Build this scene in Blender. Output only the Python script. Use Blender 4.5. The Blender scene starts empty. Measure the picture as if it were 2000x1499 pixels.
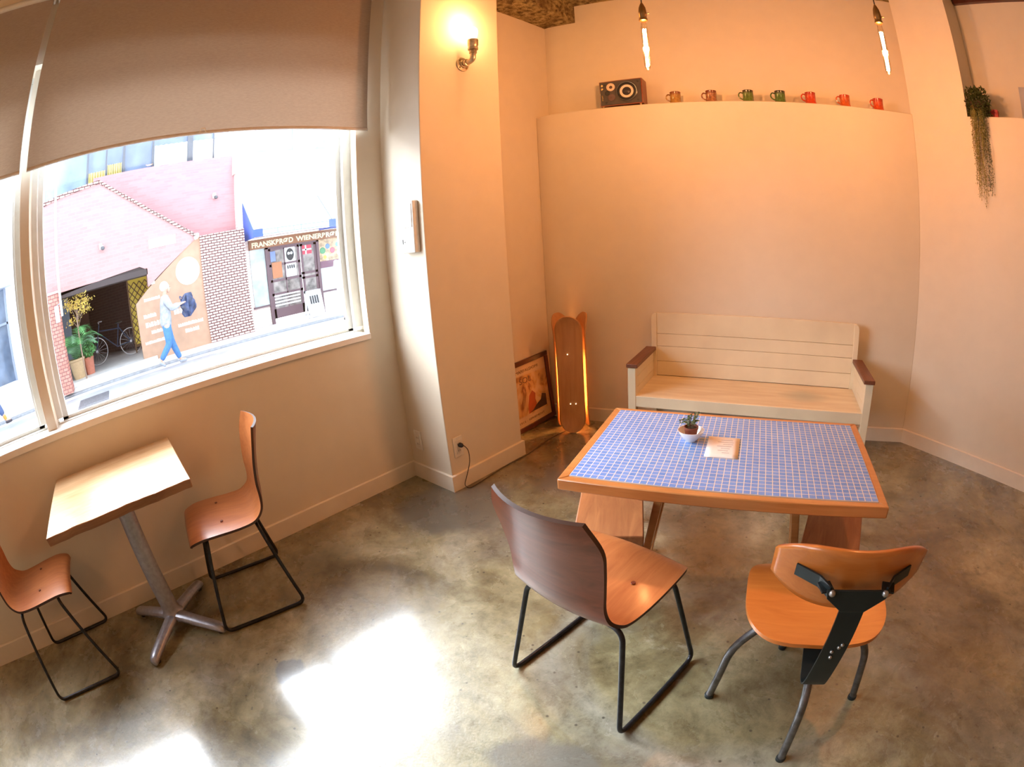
import bpy, bmesh, math, random
from mathutils import Vector, Matrix
random.seed(7)
PI = math.pi
sc = bpy.context.scene
COL = sc.collection

# ---------------------------------------------------------------- camera (full-frame fisheye lens)
cam_data = bpy.data.cameras.new('camera')
cam = bpy.data.objects.new('camera', cam_data); COL.objects.link(cam); sc.camera = cam
cam_data.type = 'PANO'
cy = cam_data if hasattr(cam_data, 'fisheye_lens') else cam_data.cycles
(cam_data if hasattr(cam_data, 'panorama_type') else cam_data.cycles).panorama_type = 'FISHEYE_EQUISOLID'
cam_data.sensor_fit = 'HORIZONTAL'; cam_data.sensor_width = 36
cy.fisheye_lens = 983.5 * 36 / 2000; cy.fisheye_fov = math.radians(178)
cam_data.shift_x = -112.03 / 2000; cam_data.shift_y = -2.84 / 2000
cam.matrix_world = Matrix.Translation((0, 0, 1.38)) @ Matrix((
    (0.8037045033, -0.1346974652, 0.5795823188), (0.5929392557, 0.2628517472, -0.7611386194),
    (-0.0498207825, 0.9553876448, 0.2911225477))).to_4x4()
cam_data.clip_start = 0.02; cam_data.clip_end = 300

# ---------------------------------------------------------------- world, daylight, exposure
SKY = 4.3
world = bpy.data.worlds.new('overcast_sky'); sc.world = world; world.use_nodes = True
wn = world.node_tree; bgn = wn.nodes['Background']
bgn.inputs[0].default_value = (0.80, 0.90, 1.0, 1); bgn.inputs[1].default_value = SKY
def light(name, typ, loc, energy, color, **kw):
    d = bpy.data.lights.new(name, typ); d.energy = energy; d.color = color
    for k, v in kw.items(): setattr(d, k, v)
    o = bpy.data.objects.new(name, d); o.location = loc; COL.objects.link(o); return o
WARM = (1.0, 0.38, 0.13)
def aim(o, d):
    o.rotation_euler = Vector(d).to_track_quat('-Z', 'Y').to_euler()
sun = light('daylight_boost', 'SUN', (-8, 0, 12), 54.0, (0.93, 0.97, 1.0), angle=math.radians(75))  # broad sun added to strengthen window daylight on pillar side and floor
aim(sun, (0.66, 0.52, -0.54))
sun2 = light('bright_sky_gap', 'SUN', (-9, 3, 12), 8.0, (0.90, 0.96, 1.0), angle=math.radians(28))
aim(sun2, (0.664, -0.242, -0.707))
sc.view_settings.view_transform = 'Standard'; sc.view_settings.look = 'None'
sc.view_settings.exposure = 0.0; sc.view_settings.gamma = 1.0
try: sc.view_settings.use_curve_mapping = False
except Exception: pass

# ---------------------------------------------------------------- tagging
def tag(o, label=None, cat=None, group=None, kind=None):
    if label: o['label'] = label
    if cat: o['category'] = cat
    if group: o['group'] = group
    if kind: o['kind'] = kind
    return o
def empty(name, loc=(0, 0, 0), rz=0, label=None, cat=None, group=None):
    o = bpy.data.objects.new(name, None); o.location = loc; o.rotation_euler = (0, 0, rz)
    o.empty_display_size = 0.05; COL.objects.link(o); return tag(o, label, cat, group)

# ---------------------------------------------------------------- materials
MATS = {}
def nt(name):
    m = bpy.data.materials.new(name); m.use_nodes = True
    t = m.node_tree; b = t.nodes['Principled BSDF']; MATS[name] = m
    return m, t, b
def N(t, typ, **kw):
    n = t.nodes.new(typ)
    for k, v in kw.items():
        if k.startswith('_'): setattr(n, k[1:], v)
        else: n.inputs[k.replace('__', ' ')].default_value = v
    return n
def coords(t, scale=(1, 1, 1), rot=(0, 0, 0), loc=(0, 0, 0)):
    c = t.nodes.new('ShaderNodeTexCoord'); m = t.nodes.new('ShaderNodeMapping')
    m.inputs['Scale'].default_value = scale; m.inputs['Rotation'].default_value = rot; m.inputs['Location'].default_value = loc
    t.links.new(c.outputs['Object'], m.inputs['Vector']); return m.outputs['Vector']
def ramp(t, fac, stops, interp='LINEAR'):
    r = t.nodes.new('ShaderNodeValToRGB'); e = r.color_ramp.elements; r.color_ramp.interpolation = interp
    while len(e) < len(stops): e.new(0.5)
    for i, (p, c) in enumerate(stops):
        e[i].position = p; e[i].color = (c[0], c[1], c[2], 1) if not isinstance(c, float) else (c, c, c, 1)
    t.links.new(fac, r.inputs[0]); return r.outputs[0]
def mixc(t, a, b, fac, mode='MIX'):
    m = t.nodes.new('ShaderNodeMix'); m.data_type = 'RGBA'; m.blend_type = mode
    for s, v in ((m.inputs[0], fac), (m.inputs[6], a), (m.inputs[7], b)):
        if isinstance(v, (int, float)): s.default_value = v
        elif isinstance(v, tuple): s.default_value = (*v[:3], 1)
        else: t.links.new(v, s)
    return m.outputs[2]
def bump(t, b, h, strength=0.2, dist=0.01):
    n = t.nodes.new('ShaderNodeBump'); n.inputs['Strength'].default_value = strength; n.inputs['Distance'].default_value = dist
    t.links.new(h, n.inputs['Height']); t.links.new(n.outputs[0], b.inputs['Normal'])
def plain(name, col, rough=0.5, metal=0.0, nscale=30, var=0.08, bmp=0.0, coat=0.0, emit=None, estr=0):
    m, t, b = nt(name)
    n = N(t, 'ShaderNodeTexNoise', Scale=nscale, Detail=4.0)
    t.links.new(coords(t), n.inputs['Vector'])
    dark = tuple(c * (1 - var) for c in col); lite = tuple(min(1, c * (1 + var)) for c in col)
    t.links.new(ramp(t, n.outputs[0], [(0.3, dark), (0.7, lite)]), b.inputs['Base Color'])
    b.inputs['Roughness'].default_value = rough; b.inputs['Metallic'].default_value = metal
    if coat: b.inputs['Coat Weight'].default_value = coat; b.inputs['Coat Roughness'].default_value = 0.12
    if bmp: bump(t, b, n.outputs[0], bmp, 0.003)
    if emit:
        b.inputs['Emission Color'].default_value = (*emit, 1); b.inputs['Emission Strength'].default_value = estr
    return m
def wood(name, c1, c2, axis='X', scale=6, rough=0.4, coat=0.0, stretch=12, knots=True):
    m, t, b = nt(name)
    s = [1.0 * stretch] * 3; s['XYZ'.index(axis)] = 1.0
    v = coords(t, tuple(x * scale / 6 for x in s))
    n = N(t, 'ShaderNodeTexNoise', Scale=3.0, Detail=7.0, Roughness=0.62, Distortion=1.4); t.links.new(v, n.inputs['Vector'])
    n2 = N(t, 'ShaderNodeTexNoise', Scale=2.2, Detail=2.0); t.links.new(coords(t), n2.inputs['Vector'])
    f = ramp(t, n.outputs[0], [(0.28, c2), (0.5, tuple((a + d) / 2 for a, d in zip(c1, c2))), (0.72, c1)])
    f = mixc(t, f, ramp(t, n2.outputs[0], [(0.3, (0.72, 0.66, 0.6)), (0.7, (1.0, 1.0, 1.0))]), 0.6, 'MULTIPLY')
    if knots:
        vo = N(t, 'ShaderNodeTexVoronoi', Scale=3.1); t.links.new(coords(t, (1, 1, 1), (0, 0, 0), (.37, .12, .6)), vo.inputs['Vector'])
        f = mixc(t, f, (c2[0] * .4, c2[1] * .35, c2[2] * .3), ramp(t, vo.outputs['Distance'], [(0.02, 0.8), (0.06, 0.0)]))
    t.links.new(f, b.inputs['Base Color']); b.inputs['Roughness'].default_value = rough
    if coat: b.inputs['Coat Weight'].default_value = coat; b.inputs['Coat Roughness'].default_value = 0.15
    bump(t, b, n.outputs[0], 0.08, 0.002)
    return m
def bricks(name, c1, c2, mortar, axis='yz', bw=0.21, bh=0.075, ms=0.008, rough=0.8, off=0.5):
    m, t, b = nt(name)
    c = t.nodes.new('ShaderNodeTexCoord'); sp = t.nodes.new('ShaderNodeSeparateXYZ'); cb = t.nodes.new('ShaderNodeCombineXYZ')
    t.links.new(c.outputs['Object'], sp.inputs[0])
    t.links.new(sp.outputs['XYZ'.index(axis[0].upper())], cb.inputs[0]); t.links.new(sp.outputs['XYZ'.index(axis[1].upper())], cb.inputs[1])
    br = t.nodes.new('ShaderNodeTexBrick'); br.offset = off
    t.links.new(cb.outputs[0], br.inputs['Vector'])
    for k, v in (('Color1', c1), ('Color2', c2), ('Mortar', mortar)): br.inputs[k].default_value = (*v, 1)
    for k, v in (('Scale', 1.0), ('Mortar Size', ms), ('Mortar Smooth', 0.1), ('Brick Width', bw), ('Row Height', bh)): br.inputs[k].default_value = v
    t.links.new(br.outputs['Color'], b.inputs['Base Color']); b.inputs['Roughness'].default_value = rough
    inv = t.nodes.new('ShaderNodeInvert'); t.links.new(br.outputs['Fac'], inv.inputs[1])
    bump(t, b, inv.outputs[0], 0.4, 0.004)
    return m
def emis(name, col, s):
    m = bpy.data.materials.new(name); m.use_nodes = True; t = m.node_tree; t.nodes.clear()
    e = t.nodes.new('ShaderNodeEmission'); o = t.nodes.new('ShaderNodeOutputMaterial')
    e.inputs[0].default_value = (*col, 1); e.inputs[1].default_value = s; t.links.new(e.outputs[0], o.inputs[0]); MATS[name] = m; return m
def glassy(name, tint=(1, 1, 1), refl=0.06, rough=0.0):
    m = bpy.data.materials.new(name); m.use_nodes = True; t = m.node_tree; t.nodes.clear()
    tr = t.nodes.new('ShaderNodeBsdfTransparent'); tr.inputs[0].default_value = (*tint, 1)
    g = t.nodes.new('ShaderNodeBsdfGlossy'); g.inputs['Roughness'].default_value = rough
    lw = t.nodes.new('ShaderNodeLayerWeight'); lw.inputs[0].default_value = 0.25
    mul = t.nodes.new('ShaderNodeMath'); mul.operation = 'MULTIPLY_ADD'; mul.inputs[1].default_value = 0.6; mul.inputs[2].default_value = refl
    t.links.new(lw.outputs['Fresnel'], mul.inputs[0])
    mx = t.nodes.new('ShaderNodeMixShader'); o = t.nodes.new('ShaderNodeOutputMaterial')
    t.links.new(mul.outputs[0], mx.inputs[0]); t.links.new(tr.outputs[0], mx.inputs[1]); t.links.new(g.outputs[0], mx.inputs[2])
    t.links.new(mx.outputs[0], o.inputs[0]); MATS[name] = m; return m

WALL = plain('cream_plaster', (0.73, 0.655, 0.53), 0.62, nscale=9, var=0.02, bmp=0.03)
SKIRT = plain('cream_gloss_paint', (0.76, 0.69, 0.57), 0.38, nscale=12, var=0.03)
SILLP = plain('white_sill_paint', (0.86, 0.85, 0.82), 0.35, nscale=12, var=0.03)
FRAMEP = plain('pale_metal_frame', (0.66, 0.66, 0.62), 0.4, nscale=20, var=0.04)
BLIND = plain('taupe_blind_fabric', (0.42, 0.34, 0.28), 0.85, nscale=260, var=0.05)
def blind_cloth():
    m, t, b = nt('taupe_blind_cloth'); b.inputs['Base Color'].default_value = (0.42, 0.34, 0.28, 1); b.inputs['Roughness'].default_value = .85
    tl = t.nodes.new('ShaderNodeBsdfTranslucent'); tl.inputs[0].default_value = (0.58, 0.42, 0.29, 1)
    n = N(t, 'ShaderNodeTexNoise', Scale=300.0, Detail=2.0); t.links.new(coords(t, (1, .15, 1)), n.inputs['Vector'])
    t.links.new(ramp(t, n.outputs[0], [(.3, (.34, .29, .25)), (.7, (.40, .345, .30))]), b.inputs['Base Color'])
    ge = t.nodes.new('ShaderNodeNewGeometry'); cl = b.inputs['Base Color'].links[0].from_socket
    t.links.new(mixc(t, cl, (.80, .80, .78), ge.outputs['Backfacing']), b.inputs['Base Color'])
    mx = t.nodes.new('ShaderNodeMixShader'); mx.inputs[0].default_value = .085
    o = t.nodes['Material Output']; t.links.new(b.outputs[0], mx.inputs[1]); t.links.new(tl.outputs[0], mx.inputs[2]); t.links.new(mx.outputs[0], o.inputs[0]); return m
BLIND = blind_cloth()
HEM = plain('blind_hem', (0.62, 0.58, 0.53), 0.6)
BLACKM = plain('dark_steel_tube', (0.035, 0.037, 0.042), 0.32, 0.75, nscale=40, var=0.3)
GREYM = plain('cast_grey_metal', (0.36, 0.36, 0.40), 0.38, 0.7, nscale=60, var=0.15)
SWM = plain('brushed_dark_steel', (0.16, 0.16, 0.17), 0.33, 0.85, nscale=40, var=0.35)
BRACK = plain('black_bracket', (0.02, 0.028, 0.03), 0.38, 0.5)
BOLT = plain('bolt_steel', (0.4, 0.4, 0.4), 0.35, 0.9)
PIPE = plain('galvanised_pipe', (0.52, 0.46, 0.36), 0.36, 0.9, nscale=70, var=0.25, bmp=0.1)
BRASS = plain('old_brass', (0.30, 0.19, 0.08), 0.35, 0.9)
CORD = plain('black_cord', (0.012, 0.011, 0.01), 0.55)
WHITEP = plain('white_plastic', (0.78, 0.76, 0.70), 0.35)
SLOT = plain('slot_dark', (0.03, 0.03, 0.03), 0.6)
RED_PLY = wood('red_brown_plywood', (0.56, 0.20, 0.062), (0.38, 0.105, 0.03), 'Y', 5, 0.34, 0.4, 9)
RED_DARK = wood('dark_red_plywood', (0.20, 0.045, 0.022), (0.09, 0.016, 0.009), 'X', 5, 0.32, 0.25, 9, knots=False)
PLYEDGE = plain('dark_ply_edge', (.05, .022, .014), .5)
ORANGE_PLY = wood('orange_plywood', (0.66, 0.23, 0.045), (0.50, 0.14, 0.022), 'X', 5, 0.3, 0.5, 8)
SLAB = wood('pale_slab_wood', (0.70, 0.50, 0.30), (0.50, 0.29, 0.13), 'Y', 5, 0.28, 0.55, 7)
SLABEDGE = wood('slab_edge_bark', (0.42, 0.20, 0.08), (0.22, 0.09, 0.03), 'Y', 6, 0.5, 0.1, 8)
OAK = wood('honey_edge_wood', (0.60, 0.27, 0.085), (0.44, 0.17, 0.045), 'X', 5, 0.35, 0.4, 10, knots=False)
PLANK = wood('rough_bench_plank', (0.45, 0.185, 0.065), (0.27, 0.09, 0.03), 'Y', 6, 0.5, 0.15, 8)
ARMW = wood('dark_arm_wood', (0.21, 0.075, 0.035), (0.12, 0.04, 0.02), 'Y', 6, 0.45, 0.1, 9)
FRAMEW = wood('dark_frame_wood', (0.12, 0.03, 0.015), (0.07, 0.015, 0.008), 'Y', 6, 0.35, 0.4, 9, knots=False)
DECK = wood('maple_deck', (0.60, 0.33, 0.13), (0.46, 0.22, 0.075), 'Z', 5, 0.4, 0.2, 8, knots=False)
SPKW = wood('speaker_walnut', (0.30, 0.085, 0.03), (0.18, 0.045, 0.015), 'X', 6, 0.4, 0.2, 9, knots=False)

def painted_boards():
    m, t, b = nt('chipped_cream_paint')
    n = N(t, 'ShaderNodeTexNoise', Scale=4.0, Detail=5.0); t.links.new(coords(t), n.inputs['Vector'])
    base = ramp(t, n.outputs[0], [(0.3, (0.70, 0.62, 0.45)), (0.7, (0.80, 0.72, 0.53))])
    v = N(t, 'ShaderNodeTexNoise', Scale=13.0, Detail=6.0, Roughness=0.7); t.links.new(coords(t, (1, 1, 2.2)), v.inputs['Vector'])
    f = mixc(t, base, (0.10, 0.05, 0.025), ramp(t, v.outputs[0], [(0.735, 0.0), (0.75, 0.9)]))
    t.links.new(f, b.inputs['Base Color']); b.inputs['Roughness'].default_value = 0.5
    return m
CREAM = painted_boards()
def worn_seat():
    m, t, b = nt('worn_bench_seat')
    n = N(t, 'ShaderNodeTexNoise', Scale=3.0, Detail=6.0); t.links.new(coords(t, (1, 6, 1)), n.inputs['Vector'])
    base = ramp(t, n.outputs[0], [(0.3, (0.62, 0.50, 0.33)), (0.7, (0.76, 0.67, 0.48))])
    g = N(t, 'ShaderNodeTexNoise', Scale=5.0, Detail=4.0); t.links.new(coords(t), g.inputs['Vector'])
    gr = t.nodes.new('ShaderNodeTexGradient'); gr.gradient_type = 'SPHERICAL'
    t.links.new(coords(t, (4.2, 6.0, 1), (0, 0, 0), (-1.45, 1.5, 0)), gr.inputs[0])
    mask = mixc(t, gr.outputs[0], g.outputs[0], 0.5, 'MULTIPLY')
    f = mixc(t, base, (0.40, 0.42, 0.33), ramp(t, mask, [(0.1, 0.0), (0.5, 0.8)]))
    t.links.new(f, b.inputs['Base Color']); b.inputs['Roughness'].default_value = 0.45
    return m
SEATW = worn_seat()

def concrete_floor():
    m, t, b = nt('varnished_concrete')
    v = coords(t)
    def noise(s, d=6.0, r=0.6, dist=0.0, loc=(0, 0, 0), sc_=(1, 1, 1)):
        n = N(t, 'ShaderNodeTexNoise', Scale=s, Detail=d, Roughness=r, Distortion=dist)
        t.links.new(coords(t, sc_, (0, 0, 0), loc), n.inputs['Vector']); return n.outputs[0]
    a = noise(1.5, 7, 0.62, 0.8); c = noise(0.9, 5, 0.6, 1.2, (3, 1, 0)); d = noise(6.5, 8, 0.7, 0.6, (7, 2, 0)); f = noise(28, 6, 0.7)
    base = ramp(t, a, [(0.32, (0.075, 0.058, 0.026)), (0.44, (0.16, 0.135, 0.070)), (0.55, (0.27, 0.24, 0.14)), (0.68, (0.43, 0.40, 0.27))])
    base = mixc(t, base, (0.27, 0.27, 0.24), ramp(t, c, [(0.48, 0.0), (0.66, 0.75)]))
    base = mixc(t, base, (0.075, 0.062, 0.04), ramp(t, d, [(0.60, 0.0), (0.76, 0.65)]))
    base = mixc(t, base, (0.45, 0.43, 0.36), ramp(t, d, [(0.26, 0.55), (0.40, 0.0)]))
    base = mixc(t, base, ramp(t, f, [(0.3, (0.82, 0.82, 0.80)), (0.7, (1, 1, 1))]), 0.7, 'MULTIPLY')
    spk_ = N(t, 'ShaderNodeTexVoronoi', Scale=16.0, Randomness=1.0); t.links.new(coords(t), spk_.inputs['Vector'])
    base = mixc(t, base, (0.03, 0.025, 0.018), ramp(t, spk_.outputs['Distance'], [(0.05, 0.75), (0.11, 0.0)]))
    fine = noise(13, 9, 0.78, 0.3, (2, 9, 0))
    base = mixc(t, base, ramp(t, fine, [(0.36, (0.55, 0.53, 0.48)), (0.5, (0.95, 0.95, 0.95)), (0.66, (1.25, 1.25, 1.22))]), 0.8, 'MULTIPLY')
    # grey cement repair patches and a reddish stain
    for loc, scl, col in (((1.93, -1.47, 0), 2.9, (0.10, 0.095, 0.078)), ((1.47, -0.17, 0), 15.0, (0.12, 0.12, 0.11)), ((0.55, -0.50, 0), 5.5, (0.13, 0.125, 0.105)), ((1.55, -2.20, 0), 2.7, (0.14, 0.12, 0.09))):
        g = t.nodes.new('ShaderNodeTexGradient'); g.gradient_type = 'SPHERICAL'
        mp = t.nodes.new('ShaderNodeMapping'); mp.inputs['Location'].default_value = tuple(x * scl for x in loc); mp.inputs['Scale'].default_value = (scl, scl, scl)
        tc = t.nodes.new('ShaderNodeTexCoord'); nz = N(t, 'ShaderNodeTexNoise', Scale=4.0, Detail=5.0); t.links.new(tc.outputs['Object'], nz.inputs['Vector'])
        ad = t.nodes.new('ShaderNodeVectorMath'); ad.operation = 'MULTIPLY_ADD'; ad.inputs[1].default_value = (0.35, 0.35, 0); 
        t.links.new(nz.outputs['Color'], ad.inputs[0]); t.links.new(tc.outputs['Object'], ad.inputs[2])
        sb = t.nodes.new('ShaderNodeVectorMath'); sb.operation = 'SUBTRACT'; sb.inputs[1].default_value = (0.175, 0.175, 0); t.links.new(ad.outputs[0], sb.inputs[0])
        t.links.new(sb.outputs[0], mp.inputs[0]); t.links.new(mp.outputs[0], g.inputs[0])
        base = mixc(t, base, col, ramp(t, g.outputs[0], [(0.02, 0.0), (0.28, 0.8)]))
    t.links.new(base, b.inputs['Base Color'])
    rr = noise(3.5, 6, 0.65, 0.4, (1, 5, 0))
    t.links.new(ramp(t, rr, [(0.3, 0.16), (0.7, 0.36)]), b.inputs['Roughness'])
    b.inputs['Coat Weight'].default_value = 0.85; b.inputs['Coat Roughness'].default_value = 0.17
    bm_ = mixc(t, noise(5, 4, 0.5), noise(60, 6, 0.75), 0.32)
    bump(t, b, bm_, 0.30, 0.012)
    return m
FLOOR = concrete_floor()
def rough_concrete():
    m, t, b = nt('rough_concrete_soffit')
    n = N(t, 'ShaderNodeTexNoise', Scale=22.0, Detail=8.0, Roughness=0.75); t.links.new(coords(t), n.inputs['Vector'])
    n2 = N(t, 'ShaderNodeTexNoise', Scale=4.0, Detail=4.0); t.links.new(coords(t), n2.inputs['Vector'])
    f = ramp(t, n.outputs[0], [(0.40, (0.10, 0.055, 0.015)), (0.5, (0.36, 0.27, 0.10)), (0.62, (0.62, 0.50, 0.22))])
    f = mixc(t, f, (0.14, 0.07, 0.02), ramp(t, n2.outputs[0], [(0.5, 0.0), (0.7, 0.7)]))
    t.links.new(f, b.inputs['Base Color']); b.inputs['Roughness'].default_value = 0.9
    bump(t, b, n.outputs[0], 1.0, 0.03)
    return m
SOFFIT = rough_concrete()
def tiles():
    m, t, b = nt('blue_mosaic_tiles')
    v = coords(t, (1, 1, 1), (0, 0, 0), (0.4675, 0.2945, 0))
    br = t.nodes.new('ShaderNodeTexBrick'); br.offset = 0.0; br.squash = 1.0
    t.links.new(v, br.inputs['Vector'])
    for k, c in (('Color1', (0.115, 0.255, 0.62)), ('Color2', (0.165, 0.32, 0.70)), ('Mortar', (0.68, 0.61, 0.53))): br.inputs[k].default_value = (*c, 1)
    for k, c in (('Scale', 1.0), ('Mortar Size', 0.0013), ('Mortar Smooth', 0.0), ('Brick Width', 0.02175), ('Row Height', 0.02182)): br.inputs[k].default_value = c
    n = N(t, 'ShaderNodeTexNoise', Scale=5.0, Detail=3.0); t.links.new(coords(t), n.inputs['Vector'])
    f = mixc(t, br.outputs['Color'], ramp(t, n.outputs[0], [(0.35, (0.85, 0.88, 0.95)), (0.65, (1, 1, 1))]), 0.8, 'MULTIPLY')
    t.links.new(f, b.inputs['Base Color'])
    t.links.new(ramp(t, br.outputs['Fac'], [(0.0, 0.16), (1.0, 0.7)]), b.inputs['Roughness'])
    inv = t.nodes.new('ShaderNodeInvert'); t.links.new(br.outputs['Fac'], inv.inputs[1]); bump(t, b, inv.outputs[0], 0.35, 0.0015)
    return m
TILES = tiles()
WINGLASS = glassy('window_glass', (0.97, 0.98, 1.0), 0.02)
BULBGLASS = glassy('bulb_glass', (1.0, 0.95, 0.88), 0.03)
DARKGLASS = plain('dark_window_glass', (0.10, 0.13, 0.17), 0.08, nscale=3, var=0.5)

# ---------------------------------------------------------------- mesh building
class MB:
    def __init__(s): s.v = []; s.f = []; s.mi = []; s.cur = 0
    def add(s, vs, fs):
        o = len(s.v); s.v += [tuple(x) for x in vs]; s.f += [tuple(i + o for i in f) for f in fs]; s.mi += [s.cur] * len(fs); return s
    def box(s, x0, x1, y0, y1, z0, z1, M=None):
        vs = [Vector(p) for p in ((x0, y0, z0), (x1, y0, z0), (x1, y1, z0), (x0, y1, z0), (x0, y0, z1), (x1, y0, z1), (x1, y1, z1), (x0, y1, z1))]
        if M is not None: vs = [M @ p for p in vs]
        return s.add(vs, [(0, 3, 2, 1), (4, 5, 6, 7), (0, 1, 5, 4), (1, 2, 6, 5), (2, 3, 7, 6), (3, 0, 4, 7)])
    def beam(s, a, b, w, h, up=(0, 0, 1)):
        a = Vector(a); b = Vector(b); d = (b - a).normalized(); sx = d.cross(Vector(up)).normalized(); uz = sx.cross(d)
        vs = [p + sx * i * w / 2 + uz * j * h / 2 for p in (a, b) for i, j in ((-1, -1), (1, -1), (1, 1), (-1, 1))]
        return s.add(vs, [(3, 2, 1, 0), (4, 5, 6, 7), (0, 1, 5, 4), (1, 2, 6, 5), (2, 3, 7, 6), (3, 0, 4, 7)])
    def prism(s, poly, z0, z1, M=None):
        n = len(poly); vs = [Vector((x, y, z)) for z in (z0, z1) for x, y in poly]
        if M is not None: vs = [M @ p for p in vs]
        return s.add(vs, [tuple(reversed(range(n))), tuple(range(n, 2 * n))] + [(i, (i + 1) % n, n + (i + 1) % n, n + i) for i in range(n)])
    def tube(s, pts, r, n=12, cap=True):
        pts = [Vector(p) for p in pts]; R = r if isinstance(r, (list, tuple)) else [r] * len(pts)
        t0 = (pts[1] - pts[0]).normalized(); a = t0.orthogonal().normalized(); vs = []
        for i, p in enumerate(pts):
            t = ((pts[min(i + 1, len(pts) - 1)] - pts[max(i - 1, 0)])).normalized()
            a = (a - t * a.dot(t)).normalized(); b = t.cross(a)
            vs += [p + (a * math.cos(2 * PI * k / n) + b * math.sin(2 * PI * k / n)) * R[i] for k in range(n)]
        fs = [(i * n + k, i * n + (k + 1) % n, (i + 1) * n + (k + 1) % n, (i + 1) * n + k) for i in range(len(pts) - 1) for k in range(n)]
        if cap: fs += [tuple(reversed(range(n))), tuple(range((len(pts) - 1) * n, len(pts) * n))]
        return s.add(vs, fs)
    def lathe(s, prof, n=24, M=None, cap=True):
        vs = [Vector((r * math.cos(2 * PI * k / n), r * math.sin(2 * PI * k / n), z)) for r, z in prof for k in range(n)]
        if M is not None: vs = [M @ p for p in vs]
        fs = [(i * n + k, i * n + (k + 1) % n, (i + 1) * n + (k + 1) % n, (i + 1) * n + k) for i in range(len(prof) - 1) for k in range(n)]
        if cap: fs += [tuple(reversed(range(n))), tuple(range((len(prof) - 1) * n, len(prof) * n))]
        return s.add(vs, fs)
    def grid(s, fn, nu, nv):
        vs = [fn(i / (nu - 1), j / (nv - 1)) for i in range(nu) for j in range(nv)]
        return s.add(vs, [(i * nv + j, i * nv + j + 1, (i + 1) * nv + j + 1, (i + 1) * nv + j) for i in range(nu - 1) for j in range(nv - 1)])
    def ball(s, c, r, n=12, sq=(1, 1, 1)):
        c = Vector(c); m = n // 2 + 1
        pr = [(max(1e-4, math.sin(PI * i / m)) * r, -math.cos(PI * i / m) * r) for i in range(m + 1)]
        return s.lathe(pr, n, Matrix.Translation(c) @ Matrix.Diagonal((*sq, 1)))
    def build(s, name, mat, parent=None, smooth=35, bev=0, sub=0, solid=0, **tg):
        me = bpy.data.meshes.new(name); me.from_pydata(s.v, [], s.f)
        ms = mat if isinstance(mat, (list, tuple)) else [mat]
        for m in ms: me.materials.append(m)
        if len(ms) > 1:
            for p, i in zip(me.polygons, s.mi): p.material_index = i
        bm = bmesh.new(); bm.from_mesh(me); bmesh.ops.recalc_face_normals(bm, faces=bm.faces) ; bm.to_mesh(me); bm.free()
        if smooth:
            me.polygons.foreach_set('use_smooth', [True] * len(me.polygons)); me.set_sharp_from_angle(angle=math.radians(smooth))
        me.update()
        o = bpy.data.objects.new(name, me); COL.objects.link(o)
        if parent is not None: o.parent = parent
        if solid:
            d = o.modifiers.new('solid', 'SOLIDIFY'); d.thickness = solid; d.offset = 0
        if bev:
            d = o.modifiers.new('bevel', 'BEVEL'); d.width = bev; d.segments = 2; d.limit_method = 'ANGLE'; d.angle_limit = math.radians(40)
        if sub:
            d = o.modifiers.new('subd', 'SUBSURF'); d.levels = sub; d.render_levels = sub
        return tag(o, **tg)
def fillet(pts, r, k=5):
    pts = [Vector(p) for p in pts]; out = [pts[0]]
    for i in range(1, len(pts) - 1):
        a, b, c = pts[i - 1], pts[i], pts[i + 1]; u = a - b; w = c - b; q = min(r, u.length * .45, w.length * .45)
        p0 = b + u.normalized() * q; p1 = b + w.normalized() * q
        for j in range(k + 1):
            t = j / k; out.append(p0 * (1 - t) ** 2 + b * 2 * t * (1 - t) + p1 * t * t)
    out.append(pts[-1]); return out
def crom(pts, per=6):
    P = [Vector(p) for p in pts]; P = [P[0] * 2 - P[1]] + P + [P[-1] * 2 - P[-2]]; out = []
    for i in range(1, len(P) - 2):
        for j in range(per):
            t = j / per
            out.append(0.5 * ((2 * P[i]) + (-P[i - 1] + P[i + 1]) * t + (2 * P[i - 1] - 5 * P[i] + 4 * P[i + 1] - P[i + 2]) * t * t + (-P[i - 1] + 3 * P[i] - 3 * P[i + 1] + P[i + 2]) * t ** 3))
    out.append(P[-2]); return out
def S(name, mb, mat, **kw): return mb.build(name, mat, kind='structure', **kw)
def text(name, s, size, mat, parent, loc, xdir, ydir, extrude=0.002, offset=0.0, align='LEFT', fit=None):
    c = bpy.data.curves.new(name, 'FONT'); c.body = s; c.size = size; c.extrude = extrude; c.offset = offset; c.align_x = align
    o = bpy.data.objects.new(name, c); COL.objects.link(o)
    bpy.context.view_layer.update()
    me = bpy.data.meshes.new_from_object(o.evaluated_get(bpy.context.evaluated_depsgraph_get()))
    bpy.data.objects.remove(o); bpy.data.curves.remove(c)
    me.materials.clear(); me.materials.append(mat)
    if fit:
        xs = [v.co.x for v in me.vertices]; w = max(xs) - min(xs)
        for v in me.vertices: v.co.x = (v.co.x - min(xs)) * fit / w
    ob = bpy.data.objects.new(name, me); COL.objects.link(ob)
    X = Vector(xdir).normalized(); Y = Vector(ydir).normalized(); Z = X.cross(Y)
    M = Matrix((X, Y, Z)).transposed().to_4x4(); M.translation = Vector(loc)
    ob.matrix_world = M
    if parent is not None: ob.parent = parent
    return ob

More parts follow.
